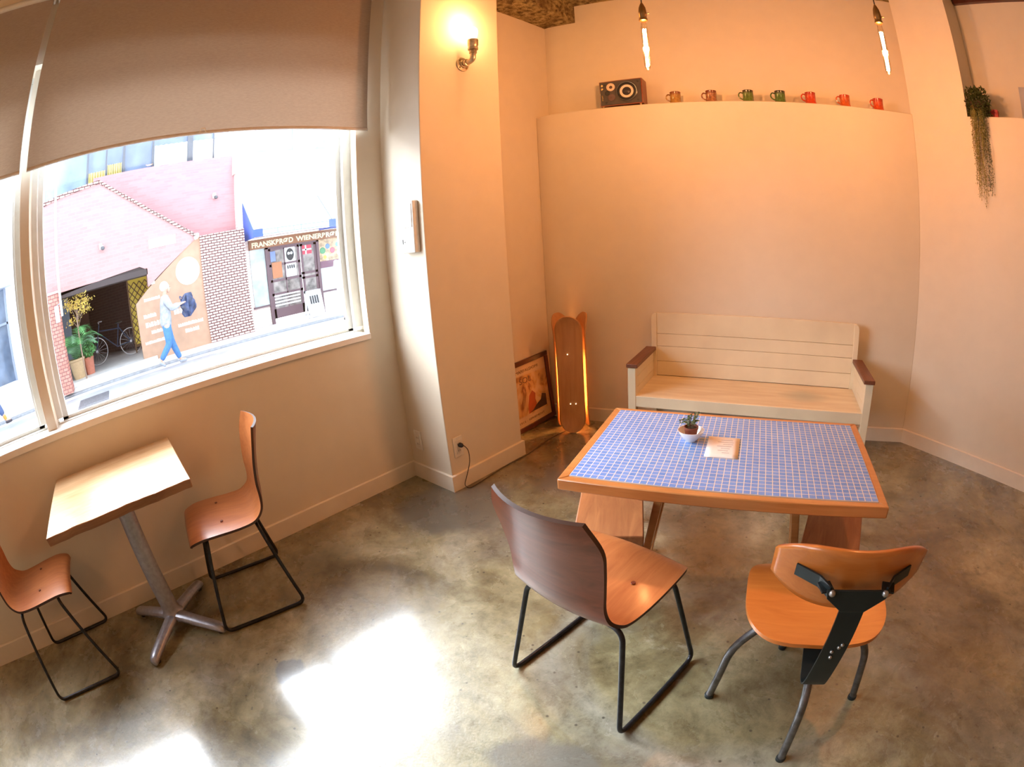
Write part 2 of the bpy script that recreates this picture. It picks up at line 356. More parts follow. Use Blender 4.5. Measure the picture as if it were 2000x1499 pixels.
# ================================================================ THE ROOM
AZB = math.radians(74.4)                                    # back wall direction
U = Vector((math.sin(AZB), math.cos(AZB), 0)); NB = Vector((-math.cos(AZB), math.sin(AZB), 0))
B0 = Vector((-.038, 3.448, 0)) + NB * 0.012
def BW(u, n, z=0): return B0 + U * u + NB * n + Vector((0, 0, z))
AZC = math.radians(117.4)                                   # right wall direction
UC = Vector((math.sin(AZC), math.cos(AZC), 0)); NC = Vector((-UC.y, UC.x, 0))
C0 = Vector((.244, 3.524, 0)) + NC * 0.012
def RW(s, d, z=0): return C0 + UC * s + NC * d + Vector((0, 0, z))
CEIL = 3.26
XW, XP, YP, XR = -2.442, -2.066, 1.572, -2.350             # window wall, pillar front, pillar side, alcove wall
YPF = 2.172                                                # far end of pillar
f2 = lambda v: (v.x, v.y)
S('floor', MB().box(-2.75, 3.6, -3.3, 4.3, -0.12, 0), FLOOR)
S('ceiling', MB().box(-2.75, 3.6, -3.3, 4.3, CEIL, CEIL + .12), SOFFIT)
S('ceiling_beam', MB().prism([(-2.7, -3.2), (-2.43, -3.2), (-2.43, 1.60), (-2.10, 1.60), (-2.10, 3.6), (-2.7, 3.6)], 3.10, CEIL + .02), SOFFIT)
# window wall with its long opening, right jamb splayed outwards
wl = MB(); wl.box(-2.68, XW, -3.2, 1.62, 0, .918)
wl.box(-2.68, XW, -3.2, 1.62, 2.62, 3.12)
wl.prism([(XW, 1.405), (XW, 1.62), (-2.68, 1.62), (-2.68, 1.46), (-2.60, 1.452)], .918, 2.62)
wl.box(-2.68, XW, -3.2, -2.85, .918, 2.62)
S('wall_left', wl, WALL)
S('trim_1', MB().box(-2.70, -2.425, -2.85, 1.403, .905, .937), SILLP, bev=.003)
S('wall_pillar', MB().prism([(XP, YP), (XP, YPF), (-2.7, YPF), (-2.7, YP)], 0, 3.12), WALL, bev=.004)
yl = 2.841 + .012; yu = 3.004
S('wall_alcove', MB().box(-2.7, XR, YPF - .02, 3.3, 0, 3.12), WALL)
LZ = 2.283
cu = (Vector((XR, yl, 0)) - B0).dot(U)
kL = BW(0, 0); tU = (yl - kL.y) / U.y; pL = kL + U * tU     # where the facet meets the ledge wall
pR = BW(.0, 0); den = U.x * NC.x + U.y * NC.y; tR = (C0 - pR).dot(NC) / U.dot(NC); pR = pR + U * tR
dep = .172
S('wall_back', MB().prism([(XR, yl), (pL.x, pL.y), (pR.x, pR.y), f2(pR + NB * (dep + .05)), f2(pL + NB * (dep + .25) - U * .2), (XR - .1, yl + .3)], 0, LZ), WALL, bev=.006)
kU = BW(0, dep); pUL = kU + U * ((yu - kU.y) / U.y)
S('wall_back_upper', MB().prism([(XR, yu), (pUL.x, pUL.y), f2(BW(.75, dep)), f2(BW(.75, dep + .2)), f2(pUL + NB * .3 - U * .3), (XR - .05, yu + .25)], LZ - .02, CEIL + .05), WALL)
# right wall: lower part, column and niche above the ledge
S('wall_right', MB().prism([f2(RW(-.05, 0)), f2(RW(3.6, 0)), f2(RW(3.6, .32)), f2(RW(-.05, .32))], 0, 2.256), WALL)
S('wall_right_column', MB().prism([f2(RW(-.022, 0)), f2(RW(.425, 0)), f2(RW(.425, .42)), f2(RW(-.022, .42))], 2.256, CEIL + .05), WALL)
S('wall_right_niche', MB().prism([f2(RW(.42, .285)), f2(RW(3.6, .285)), f2(RW(3.6, .42)), f2(RW(.42, .42))], 2.2, CEIL + .05), WALL)
S('trim_2', MB().prism([f2(RW(.43, .25)), f2(RW(3.6, .25)), f2(RW(3.6, .30)), f2(RW(.43, .30))], 3.215, CEIL + .02), FRAMEW)
S('wall_front', MB().box(-2.7, 3.6, -3.32, -3.2, 0, CEIL), WALL)
S('wall_east', MB().box(3.42, 3.6, -3.3, 2.3, 0, CEIL), WALL)
# baseboards
def skirt(name, pts, t=.014, h=.10):
    mb = MB(); P = [Vector((*p, 0)) for p in pts]
    off = []
    for i, p in enumerate(P):
        ns = []
        for a, b in ((i - 1, i), (i, i + 1)):
            if a >= 0 and b < len(P):
                d = (P[b] - P[a]).normalized(); ns.append(Vector((d.y, -d.x, 0)))
        m = ns[0] if len(ns) == 1 else (ns[0] + ns[1]).normalized()
        off.append(p + m * t / (m.dot(ns[0])))
    n = len(P); vs = []
    for p, q in zip(P, off):
        vs += [p, q, q + Vector((0, 0, h - .004)), p.lerp(q, .6) + Vector((0, 0, h)), p + Vector((0, 0, h))]
    fs = [(i * 5 + k, i * 5 + (k + 1) % 5, i * 5 + 5 + (k + 1) % 5, i * 5 + 5 + k) for i in range(n - 1) for k in range(5)]
    fs += [(0, 1, 2, 3, 4), tuple(reversed(range(5 * n - 5, 5 * n)))]
    mb.add(vs, fs); return S(name, mb, SKIRT)
skirt('baseboard_left', [(XW, -3.2), (XW, YP)])
skirt('baseboard_pillar', [(XW, YP), (XP, YP), (XP, YPF), (XR, YPF)])
skirt('baseboard_alcove', [(XR, YPF), (XR, yl), f2(pL)])
skirt('baseboard_back', [f2(pL), f2(pR)])
skirt('baseboard_right', [f2(pR), f2(RW(3.5, 0))])

# windows: metal frames, mullion post, panes
def window(name, y0, y1, sashes, post):
    w = empty(name); w['kind'] = 'structure'
    fr = MB()
    fr.box(-2.66, -2.585, y0, y1, .930, .942).box(-2.66, -2.585, y0, y1, 2.585, 2.62)
    fr.box(-2.66, -2.585, y0, y0 + .04, .962, 2.585).box(-2.66, -2.585, y1 - .055, y1, .962, 2.585)
    fr.build('window_frame', FRAMEP, w, bev=.003)
    for a, b, xo in sashes:
        sf = MB(); x0, x1 = -2.645 + xo, -2.622 + xo
        sf.box(x0, x1, a, a + .035, .942, 2.59).box(x0, x1, b - .035, b, .942, 2.59).box(x0, x1, a, b, .940, .958).box(x0, x1, a, b, 2.56, 2.59)
        f = sf.build('sash', FRAMEP, w, bev=.002)
        MB().box(x0 + .009, x0 + .013, a + .03, b - .03, .955, 2.565).build('pane', WINGLASS, f, smooth=0)
    return w
window('window_1', -.455, 1.45, [(-.42, 1.40, 0)], None)
window('window_2', -2.84, -.505, [(-2.80, -.545, 0)], None)
S('trim_3', MB().box(-2.66, -2.505, -.508, -.450, .937, 2.62), WALL, bev=.002)

# ================================================================ LAMPS (built first: they carry the room's light)
EMB = emis('glowing_filament', (1.0, 0.60, 0.26), 90)
EMB2 = emis('glowing_tube', (1.0, 0.60, 0.26), 60)
def pendant(loc, ztop, label):
    p = empty('pendant_lamp', loc, 0, label, 'pendant lamp', 'tube bulb pendants over the table')
    z = 0.0                                                 # local z=0 is the bulb tip
    MB().tube([(0, 0, .36), (0, 0, ztop)], .0032, 8).build('cord', CORD, p)
    MB().lathe([(.003, .40), (.010, .385), (.017, .365), (.020, .340), (.021, .318), (.019, .314), (.019, .300), (.0215, .297), (.0215, .285), (.017, .282)], 20).tube([(0.019, 0, .325), (.034, 0, .325)], .004, 8).build('socket', BRASS, p)
    MB().lathe([(.012, .285), (.0135, .26), (.016, .245), (.016, .03), (.013, .014), (.006, .003), (.001, 0)], 20, cap=False).build('glass_bulb', BULBGLASS, p)
    fil = MB()
    for k in range(4):
        a = k * PI / 2; fil.tube([(.0075 * math.cos(a), .0075 * math.sin(a), .235), (.0075 * math.cos(a + .8), .0075 * math.sin(a + .8), .13), (.0065 * math.cos(a + 1.6), .0065 * math.sin(a + 1.6), .02)], .0022, 6)
    fil.build('filament', EMB, p)
    l = light('bulb_light', 'POINT', (0, 0, .13), 46, WARM, shadow_soft_size=.03); l.parent = p; l.location = (0, 0, .13)
    return p
pendant((-1.056, 2.126, 2.19), CEIL - 2.19, 'tube filament bulb on dark cord, hanging in front of the speaker')
pendant((.077, 2.442, 2.20), CEIL - 2.20, 'tube filament bulb on dark cord, hanging nearer the right column')
# unseen warm fill lights without fixtures, added behind the camera
for x, y, e in ((1.1, -1.8, 16), (1.25, .6, 13), (-.9, -2.3, 16)):
    light('cafe_fill_light', 'POINT', (x, y, 3.08), e, (1.0, .52, .24), shadow_soft_size=.10)

# pipe wall lamp on the pillar
w = empty('pipe_wall_lamp', (XP, 1.877, 2.43), 0, 'galvanised pipe elbow wall lamp with glowing bulb on the pillar', 'wall lamp')
RX = Matrix.Rotation(PI / 2, 4, 'Y')
MB().lathe([(.001, 0), (.044, 0), (.046, .004), (.044, .008), (.026, .011), (.024, .024), (.019, .026)], 24, RX).build('flange', PIPE, w)
bo = MB()
for k in range(4):
    a = PI / 4 + k * PI / 2; bo.lathe([(.005, .008), (.005, .013), (.001, .014)], 8, Matrix.Translation((0, .034 * math.cos(a), .034 * math.sin(a))) @ RX)
bo.build('screw', BRASS, w)
MB().tube(fillet([(.015, 0, 0), (.088, .004, 0), (.088, .004, .075)], .045, 8), .0165, 16).lathe([(.0165, 0), (.022, .002), (.022, .016), (.0165, .018)], 18, Matrix.Translation((.03, 0, 0)) @ RX).lathe([(.0165, .045), (.022, .047), (.022, .06), (.0165, .062)], 18, Matrix.Translation((.088, .004, 0))).build('elbow', PIPE, w)
MB().lathe([(.020, .066), (.029, .07), (.030, .082), (.026, .086), (.0275, .092), (.030, .10), (.031, .135), (.029, .138), (.026, .136), (.024, .10)], 24, Matrix.Translation((.088, .004, 0))).build('socket_cup', PIPE, w)
MB().lathe([(.012, .10), (.014, .13), (.024, .16), (.029, .185), (.026, .208), (.014, .222), (.001, .226)], 24, Matrix.Translation((.088, .004, 0))).build('bulb', emis('wall_bulb_glow', (1, .66, .32), 16), w)
l = light('bulb_light', 'POINT', (0, 0, 0), 8.5, (1.0, .50, .17), shadow_soft_size=.03); l.parent = w; l.location = (.088, .004, .265)

# skateboard floor lamp: three decks set around a glowing tube
sk = empty('skateboard_lamp', (-2.045, 2.722, 0), math.radians(29), 'floor lamp made of three upright skateboard decks glowing inside', 'floor lamp')
def deck_outline(x0, wid, L, n=14):
    r = wid / 2; pts = []
    for i in range(n + 1):
        a = PI * i / n; pts.append((r * math.cos(a), L - r + r * math.sin(a)))
    for i in range(n + 1):
        a = PI + PI * i / n; pts.append((r * math.cos(a), r + r * math.sin(a)))
    return pts
def deck(name_, ang, label=None):
    mb = MB(); out = deck_outline(0, .20, .835); rows = 26; cols = 9
    top = []; 
    def half(z):
        r = .10
        if z < r: return math.sqrt(max(0, r * r - (r - z) ** 2))
        if z > .835 - r: return math.sqrt(max(0, r * r - (z - .835 + r) ** 2))
        return r - .003 * math.sin(PI * (z - r) / .635)
    def kick(z):
        k = 0
        if z < .15: k = (.15 - z) ** 2 * 1.1
        if z > .685: k = (z - .685) ** 2 * 1.6
        return k
    def fn(u, v):
        z = .002 + .831 * (0.5 - 0.5 * math.cos(PI * u)); h = max(half(z), .002); x = (v * 2 - 1) * h
        return Vector((x * .93, -.082 - kick(z) * 1.0 + .010 * (x / .1) ** 2, z))
    mb.grid(fn, 40, 13)
    for i in range(len(mb.v)): mb.v[i] = tuple(Matrix.Rotation(ang, 3, 'Z') @ Vector(mb.v[i]))
    return mb.build('deck', DECK, sk, solid=.010)
deck('deck', 0); deck('deck', math.radians(120)); deck('deck', math.radians(-120))
tb = MB().tube([(0, 0, .14), (0, 0, .52)], .016, 14).build('light_tube', emis('lamp_tube_glow', (1, .42, .11), 95), sk)
br = MB()
for z in (.115, .57):
    for k in range(3):
        a = math.radians(-90 + 120 * k + 60); br.tube([(0, 0, z), (.085 * math.cos(a), .085 * math.sin(a), z)], .006, 8)
        a2 = math.radians(-90 + 120 * k); br.tube([(0, 0, z), (.078 * math.cos(a2), .078 * math.sin(a2), z)], .005, 8)
br.tube([(0, 0, .02), (0, 0, .14)], .01, 8).build('inner_strut', CORD, sk)
bt = MB()
for x, z in ((-.008, .265 - .05), (.03, .266 - .05), (-.012, .57)):
    bt.lathe([(.004, 0), (.004, .004), (.001, .005)], 8, Matrix.Translation((x, -.0935, z)) @ Matrix.Rotation(PI / 2, 4, 'X'))
bt.build('bolt_hole', emis('bolt_hole_glow', (1, .8, .5), 3), sk)  # self-lit discs stand in for lamplight showing through the deck

# ================================================================ BLINDS
def blind(y0, y1, label, tab=None):
    b = empty('roller_blind', (-2.408, y0, 2.0), 0, label, 'blind', 'roller blinds over the windows')
    W = y1 - y0; zt = .985
    def fn(u, v):
        y = u * W; z0 = .083 + .016 * math.sin(PI * u); return Vector((.0025 * math.sin(u * 9), y, z0 + v * (zt - z0)))
    MB().grid(fn, 40, 8).build('fabric', BLIND, b)
    MB().grid(lambda u, v: Vector((.0025 * math.sin(u * 9) + .006 * math.cos(v * 2 * PI), u * W, .083 + .016 * math.sin(PI * u) + .009 * math.sin(v * 2 * PI))), 40, 9).build('bottom_bar', HEM, b)
    MB().tube([(-.0, 0, zt + .015), (-.0, W, zt + .015)], .020, 16).build('roller', FRAMEP, b)
    MB().box(-.032, .02, -.012, 0, zt - .02, zt + .045).box(-.032, .02, W, W + .012, zt - .02, zt + .045).build('bracket', WHITEP, b, bev=.003)
    if tab is not None:
        z = .083 + .016 * math.sin(PI * tab / W)
        MB().prism([(-.020, -.002), (-.012, .020), (.012, .020), (.020, -.002), (.014, -.002), (.009, .015), (-.009, .015), (-.014, -.002)], -.001, .001, Matrix.Translation((.010, tab, z)) @ Matrix.Rotation(PI / 2, 4, 'Z') @ Matrix.Rotation(PI / 2, 4, 'X')).build('pull_tab', WHITEP, b)
    return b
blind(-.457, 1.462, 'wide taupe roller blind half lowered over the larger window', 0.955)
blind(-2.45, -.500, 'taupe roller blind at the left edge beyond the bright gap')

# ================================================================ CHAIRS WITH SLED LEGS
def smooth_profile(keys, per=5):
    return crom([Vector(k) for k in keys], per)
def shell_chair(loc, rz, label, mat_front, mat_back):
    ch = empty('plywood_chair', loc, rz, label, 'chair', 'red-brown plywood chairs on tube sleds')
    # local: sitter looks to +y; keys = (f, z, half width), lateral curve
    keys = [(.198, .418), (.185, .436), (.13, .448), (.05, .444), (-.04, .434), (-.11, .428), (-.155, .435), (-.187, .462), (-.203, .51), (-.213, .58), (-.228, .66), (-.245, .73), (-.268, .80)]
    hw = [.165, .183, .193, .195, .192, .186, .180, .168, .160, .162, .172, .177, .145]
    cur = [0, 0, 0, 0, 0, 0, .008, .014, .020, .028, .032, .034, .036]      # forward bend of edges
    dr = [.012, .014, .015, .012, .006, -.002, -.010, -.010, -.006, 0, 0, 0, 0]  # droop of edges
    K = smooth_profile([(a, b, h) for (a, b), h in zip(keys, hw)]); C = smooth_profile([(a, b, 0) for a, b in zip(cur, dr)])
    nv = 13
    def rows(off):
        mb = MB(); vs = []
        for i, (k, c) in enumerate(zip(K, C)):
            t = (K[min(i + 1, len(K) - 1)] - K[max(i - 1, 0)]); nrm = Vector((t.y, -t.x)).normalized()   # in (f,z): behind/under side
            for j in range(nv):
                s_ = j / (nv - 1) * 2 - 1; x = s_ * k.z
                f = k.x + c.x * s_ * s_; z = k.y - c.y * s_ * s_
                vs.append((x, f + nrm.x * off, z + nrm.y * off))
        return vs
    a = rows(-.0055); b = rows(.0055); n = len(K)
    mb = MB(); mb.v = a + b; o = n * nv
    for i in range(n - 1):
        for j in range(nv - 1):
            mb.f.append((i * nv + j, i * nv + j + 1, (i + 1) * nv + j + 1, (i + 1) * nv + j)); mb.mi.append(0)
            mb.f.append((o + i * nv + j, o + (i + 1) * nv + j, o + (i + 1) * nv + j + 1, o + i * nv + j + 1)); mb.mi.append(1)
    for i in range(n - 1):
        for j in (0, nv - 1): mb.f.append((i * nv + j, (i + 1) * nv + j, o + (i + 1) * nv + j, o + i * nv + j)); mb.mi.append(2)
    for j in range(nv - 1):
        for i in (0, n - 1): mb.f.append((i * nv + j, o + i * nv + j, o + i * nv + j + 1, i * nv + j + 1)); mb.mi.append(2)
    mb.build('seat_shell', [mat_back, mat_front, PLYEDGE], ch, smooth=50)
    for sx in (-1, 1):
        p = [(sx * .07, -.125, .411), (sx * .175, -.13, .409), (sx * .228, -.205, .010), (sx * .228, .215, .010), (sx * .178, .115, .420), (sx * .06, .115, .428)]
        MB().tube(fillet(p, .04, 6), .0085, 12).build('sled_leg', BLACKM, ch)
    MB().box(-.09, .09, -.14, -.11, .414, .419).box(-.09, .09, .10, .13, .428, .433).build('seat_plate', BLACKM, ch)
    MB().tube([(x, y, z) for x, y, z in ((-.1, .02, .4445), (-.1, .02, .4475))], .007, 10).tube([(.1, .02, .4445), (.1, .02, .4475)], .007, 10).build('rivet', RED_DARK, ch)
    return ch
shell_chair((-.648, .955, 0), math.radians(-5), 'red-brown plywood chair seen from behind, pulled up to the blue table', RED_PLY, RED_DARK)
shell_chair((-2.085, .262, 0), math.radians(172), 'red-brown plywood chair under the window, on the pillar side of the small table', RED_PLY, RED_DARK)
shell_chair((-2.175, -.815, 0), math.radians(1), 'red-brown plywood chair cut off by the left edge of the photo', RED_PLY, RED_DARK)

# swivel school chair
sw = empty('swivel_chair', (-.035, 1.095, 0), math.radians(17), 'orange plywood swivel chair with black back bracket and four bent legs', 'chair')
pts = []
for i in range(48):
    a = 2 * PI * i / 48; c, s_ = math.cos(a), math.sin(a); e = .42
    x = .205 * math.copysign(abs(c) ** e, c); y = .178 * math.copysign(abs(s_) ** (.42 if s_ > 0 else .75), s_)
    if y < 0: x *= 1 - .12 * (y / -.178) ** 2
    pts.append((x, y + .005))
def seat_fn(i, zoff):
    return 0
mb = MB(); n = len(pts); vs = []; rings = [(0.0, 0), (.35, 0), (.7, 0), (.93, 0), (1, -.003)]
for side in (1, -1):
    for r, dz in rings:
        for x, y in pts:
            X, Y = x * max(r, .02), y * max(r, .02)
            z = .462 - .010 * (1 - min(1, ((Y + .03) ** 2 + X * X) / .03)) - .014 * max(0, (Y - .11) / .07) ** 2
            vs.append((X, Y, z + (0 if side == 1 else -.013)))
fs = []
for sd in (0, 1):
    o = sd * 5 * n
    for r in range(4):
        for k in range(n): fs.append((o + r * n + k, o + r * n + (k + 1) % n, o + (r + 1) * n + (k + 1) % n, o + (r + 1) * n + k))
    fs.append(tuple(o + k for k in range(n)))
for k in range(n): fs.append((4 * n + k, 4 * n + (k + 1) % n, 9 * n + (k + 1) % n, 9 * n + k))
mb.add(vs, fs).build('seat', ORANGE_PLY, sw, smooth=50)
BX = .022
def back_fn(u, v):
    x = (u * 2 - 1) * .188; lim = .093 * (1 - abs(u * 2 - 1) ** 3.6 * .60); z = .690 + (v * 2 - 1) * lim
    return Vector((x + BX, -.190 + .080 * (u * 2 - 1) ** 2 - (z - .66) * .22, z))
MB().grid(back_fn, 29, 13).build('backrest', ORANGE_PLY, sw, solid=.011, smooth=60)
bk = MB()
bk.tube([(0, 0, 0), (0, 0, 0.0001)], .0001, 3)
def strip(path, w, th, mb):
    P = [Vector(p) for p in path]; n = len(P); vs = []
    for i, p in enumerate(P):
        t = (P[min(i + 1, n - 1)] - P[max(i - 1, 0)]).normalized(); nn = Vector((1, 0, 0)).cross(t).normalized()
        ww = w if not isinstance(w, list) else w[i * len(w) // n]
        for a, b in ((-1, -1), (1, -1), (1, 1), (-1, 1)): vs.append(p + Vector((1, 0, 0)) * a * ww / 2 + nn * b * th / 2)
    fs = [(i * 4 + k, i * 4 + (k + 1) % 4, i * 4 + 4 + (k + 1) % 4, i * 4 + 4 + k) for i in range(n - 1) for k in range(4)] + [(3, 2, 1, 0), (4 * n - 4, 4 * n - 3, 4 * n - 2, 4 * n - 1)]
    mb.add(vs, fs)
sb = MB(); strip(crom([(0, .03, .432), (0, -.06, .425), (.004, -.15, .362), (.006, -.19, .340), (.008, -.218, .360), (.012, -.234, .45), (.018, -.240, .56), (.022, -.238, .672)], 5), .060, .005, sb)
sb.build('back_spring', BRACK, sw, smooth=40)
tt = MB(); tt.prism([(-.075, .012), (-.07, -.012), (-.028, -.05), (.028, -.05), (.07, -.012), (.075, .012)], -.003, .003, Matrix.Translation((BX, -.242, .690)) @ Matrix.Rotation(PI / 2, 4, 'X'))
tt.build('back_plate', BRACK, sw, bev=.002)
wg = MB()
wg.add([Vector(p) for p in []], [])
for sx in (-1, 1):
    wg.beam((BX + sx * .070, -.240, .694), (BX + sx * .078, -.207, .694), .03, .005, (0, 0, 1))
    pth = [(BX + sx * .066, -.240, .694), (BX + sx * .088, -.205, .696), (BX + sx * .140, -.166, .698)]
    for a, b in zip(pth, pth[1:]): wg.beam(a, b, .005, .030)
wg.build('back_strap', BRACK, sw)
bb = MB()
for x, y, z, q in ((BX - .062, -.248, .697, .008), (BX + .062, -.248, .697, .008), (.010, -.243, .51, .005), (.024, -.243, .525, .005), (.012, -.243, .49, .005), (.030, -.244, .535, .005)): bb.ball((x, y, z), q, 10)
bb.build('bolt', BOLT, sw)
MB().lathe([(.001, .370), (.034, .370), (.036, .376), (.036, .395), (.02, .40), (.02, .43), (.075, .436), (.075, .446), (.001, .446)], 20).build('swivel_hub', BRACK, sw)
for k, a in enumerate((135, 45, -45, -135)):
    a = math.radians(a + 47); c, s_ = math.cos(a), math.sin(a)
    q = fillet([(.02 * c, .02 * s_, .384), (.13 * c, .13 * s_, .372), (.215 * c, .215 * s_, .26), (.250 * c, .250 * s_, .01)], .07, 7)
    lg = MB().tube(q, .0125, 14).build('leg', SWM, sw)
    MB().lathe([(.016, 0), (.016, .012), (.013, .014)], 14, Matrix.Translation((.250 * c, .250 * s_, 0))).build('foot_cap', BRACK, lg)

# ================================================================ SMALL PEDESTAL TABLE
pt = empty('pedestal_table', (-2.12, -.19, 0), 0, 'small live-edge wood slab table on grey pedestal below the window', 'table')
ed = []; m_ = 26
for i in range(m_ + 1):
    y = -.345 + .675 * i / m_
    ed.append((.350 - .004 * i / m_ + .003 * math.sin(i * .7) + .002 * math.sin(i * 1.9 + 1) + (.006 if i in (8, 9) else 0), y))
poly = [(-.292, -.345)] + ed + [(-.292, .33)]
tp = MB(); n = len(poly); tp.cur = 0
vs = [(x, y, .742) for x, y in poly] + [(x - (.012 if x > 0 else 0), y, .705) for x, y in poly]
tp.add(vs, [tuple(range(n))]); tp.cur = 1; o_ = 0
tp.f += [tuple(reversed(range(n, 2 * n)))] + [(i, n + i, n + (i + 1) % n, (i + 1) % n) for i in range(n)]; tp.mi += [1] * (n + 1)
tp.build('tabletop', [SLAB, SLABEDGE], pt, bev=.004)
MB().lathe([(.001, .072), (.055, .072), (.045, .085), (.040, .10), (.036, .69), (.001, .69)], 24, Matrix.Diagonal((.8, 1.15, 1, 1))).build('column', GREYM, pt)
MB().box(-.15, .15, -.12, .12, .69, .704).build('top_plate', GREYM, pt, bev=.003)
for sx, sy in ((1, -1), (1, 1), (-1, 1), (-1, -1)):
    d = Vector((.207 * sx, .195 * sy, 0)); L = d.length; d.normalize(); mb = MB(); pr = Vector((-d.y, d.x, 0)); vs = []
    secs = [(0, .044, .092, .030), (.07, .034, .080, .028), (.18, .032, .066, .020), (.27, .032, .056, .010), (.296, .028, .046, .004), (.306, .018, .032, .003)]
    for r, hw_, zt, zb in secs:
        for a in range(10):
            t = 2 * PI * a / 10; vs.append(d * r + pr * hw_ * math.cos(t) + Vector((0, 0, (zt + zb) / 2 + (zt - zb) / 2 * math.sin(t))))
    ns = len(secs)
    mb.add(vs, [(i * 10 + k, i * 10 + (k + 1) % 10, i * 10 + 10 + (k + 1) % 10, i * 10 + 10 + k) for i in range(ns - 1) for k in range(10)] + [tuple(reversed(range(10))), tuple(range(10 * ns - 10, 10 * ns))])
    f = mb.build('base_foot', GREYM, pt, sub=1)
    MB().lathe([(.015, 0), (.015, .012), (.010, .016)], 12, Matrix.Translation(d * .27)).build('leveller', CORD, f)

# ================================================================ BLUE TILED TABLE (local x along back wall, y towards it)
RZB = math.atan2(U.y, U.x)
tc = BW(-.940, -1.79)
tbl = empty('tiled_table', (tc.x, tc.y, 0), RZB, 'low table with blue mosaic tile top and honey wood edge', 'table')
MB().box(-.4675, .4675, -.2945, .2945, .640, .672).build('tile_top', TILES, tbl)
e = MB(); W_, D_ = .497, .323
e.prism([(-W_, -D_), (W_, -D_), (.4675, -.2945), (-.4675, -.2945)], .632, .670).prism([(W_, -D_), (W_, D_), (.4675, .2945), (.4675, -.2945)], .632, .670)
e.prism([(W_, D_), (-W_, D_), (-.4675, .2945), (.4675, .2945)], .632, .670).prism([(-W_, D_), (-W_, -D_), (-.4675, -.2945), (-.4675, .2945)], .632, .670)
e.build('edge_frame', OAK, tbl, bev=.004)
MB().box(-.45, .45, -.28, .28, .622, .638).build('underboard', OAK, tbl)
for x0, x1 in ((-.228, -.335), (.240, .322)):
    for y in (.14, .272):
        MB().beam((x0, y, .625), (x1, y, 0), .032, .046, (0, 1, 0)).build('leg', OAK, tbl, bev=.003)
    MB().box(x0 - .03, x0 + .03, -.27, .295, .600, .624).build('batten', OAK, tbl, bev=.002)
# plank benches below it
def plank_bench(c, rz, L, Wd, zt, label, ap):
    b = empty('plank_bench', (c.x, c.y, 0), rz, label, 'bench', 'rough plank benches under the tiled table')
    MB().box(-Wd / 2, Wd / 2, -L / 2, L / 2, zt - .042, zt).build('seat_plank', PLANK, b, bev=.005)
    for sx in (-1, 1):
        xa, xb = sorted((sx * Wd / 2, sx * (Wd / 2 - .02))); MB().box(xa, xb, -L / 2 + .01, L / 2 - .01, zt - .042 - ap, zt - .042).build('apron_board', PLANK, b, bev=.003)
    for y in (-L / 2 + .13, L / 2 - .13):
        MB().box(-Wd / 2 + .02, Wd / 2 - .02, y - .02, y + .02, 0, zt - .042).build('leg_board', PLANK, b, bev=.003)
    MB().box(-.018, .018, -L / 2 + .1, L / 2 - .1, .20, .27).build('stretcher', PLANK, b, bev=.003)
plank_bench(BW(-1.420, -1.58), RZB + math.radians(14), .84, .245, .395, 'rough reddish plank bench under the table, left side by the pillar', .09)
plank_bench(BW(-.487, -1.585), RZB + math.radians(-11), .84, .215, .395, 'rough reddish plank bench under the table, right side behind the swivel chair', .045)

# things on the table
def BT(u, n, z): v = BW(u, n, z); return (v.x, v.y, v.z)
bw = empty('bowl', BT(-1.087, -1.742, .673), 0, 'small white bowl holding the brown plant pot on the blue tiles', 'bowl')
MB().lathe([(.001, 0), (.020, 0), (.022, .004), (.034, .016), (.045, .034), (.047, .040), (.045, .040), (.042, .034), (.030, .017), (.018, .008), (.001, .008)], 28, cap=False).build('bowl_body', plain('white_glaze', (.82, .80, .76), .15, coat=.5), bw)
pp = empty('potted_plant', BT(-1.087, -1.742, .682), 0, 'tiny leafy plant in a brown pot standing in the white bowl', 'plant')
MB().lathe([(.001, 0), (.018, 0), (.024, .034), (.026, .036), (.026, .043), (.023, .043), (.022, .037), (.001, .036)], 20, cap=False).build('pot', plain('brown_pot', (.20, .05, .025), .6), pp)
MB().lathe([(.001, .037), (.022, .037)], 16, cap=False).build('soil', plain('soil', (.03, .018, .01), .95, bmp=.5), pp)
LEAF = plain('small_leaf', (.13, .20, .09), .6); STEM = plain('small_stem', (.16, .10, .05), .7)
lf = MB(); stm = MB()
for i in range(16):
    a = random.uniform(0, 2 * PI); sp = random.uniform(.01, .05); h = random.uniform(.02, .05)
    base = Vector((.006 * math.cos(a), .006 * math.sin(a), .038)); tip = Vector((sp * math.cos(a), sp * math.sin(a), .040 + h)); mid = (base + tip) / 2 + Vector((0, 0, .012))
    P_ = crom([base, mid, tip], 4); stm.tube(P_, .0007, 5)
    for q in P_[2:]:
        for k in range(3):
            d = Vector((random.uniform(-1, 1), random.uniform(-1, 1), random.uniform(-.2, .8))).normalized() * .0065; sd = d.orthogonal().normalized() * .0026
            lf.add([q, q + d * .5 + sd, q + d, q + d * .5 - sd], [(0, 1, 2, 3)])
lf.build('leaves', LEAF, pp, smooth=0); stm.build('stems', STEM, pp)
mnu = empty('menu_sheet', BT(-.970, -1.782, .6725), RZB, 'white menu card lying flat on the blue tiles beside the bowl', 'menu')
def menu_fn(u, v): return Vector(((u - .5) * .112, (v - .5) * .166, .0012 + .0015 * (1 - u) * v))
MB().grid(menu_fn, 6, 6).build('card', plain('menu_paper', (.80, .74, .70), .35, var=.03), mnu, solid=.0006)
INK = plain('faint_ink', (.45, .40, .40), .6)
for k, (w_, x_) in enumerate(((.042, -.01), (.055, -.02), (.035, 0), (.05, -.02), (.03, -.005), (.035, -.015), (.025, 0))):
    MB().box(x_, x_ + w_, .056 - k * .017, .0585 - k * .017, .0024, .0028).build('print_line', INK, mnu, smooth=0)

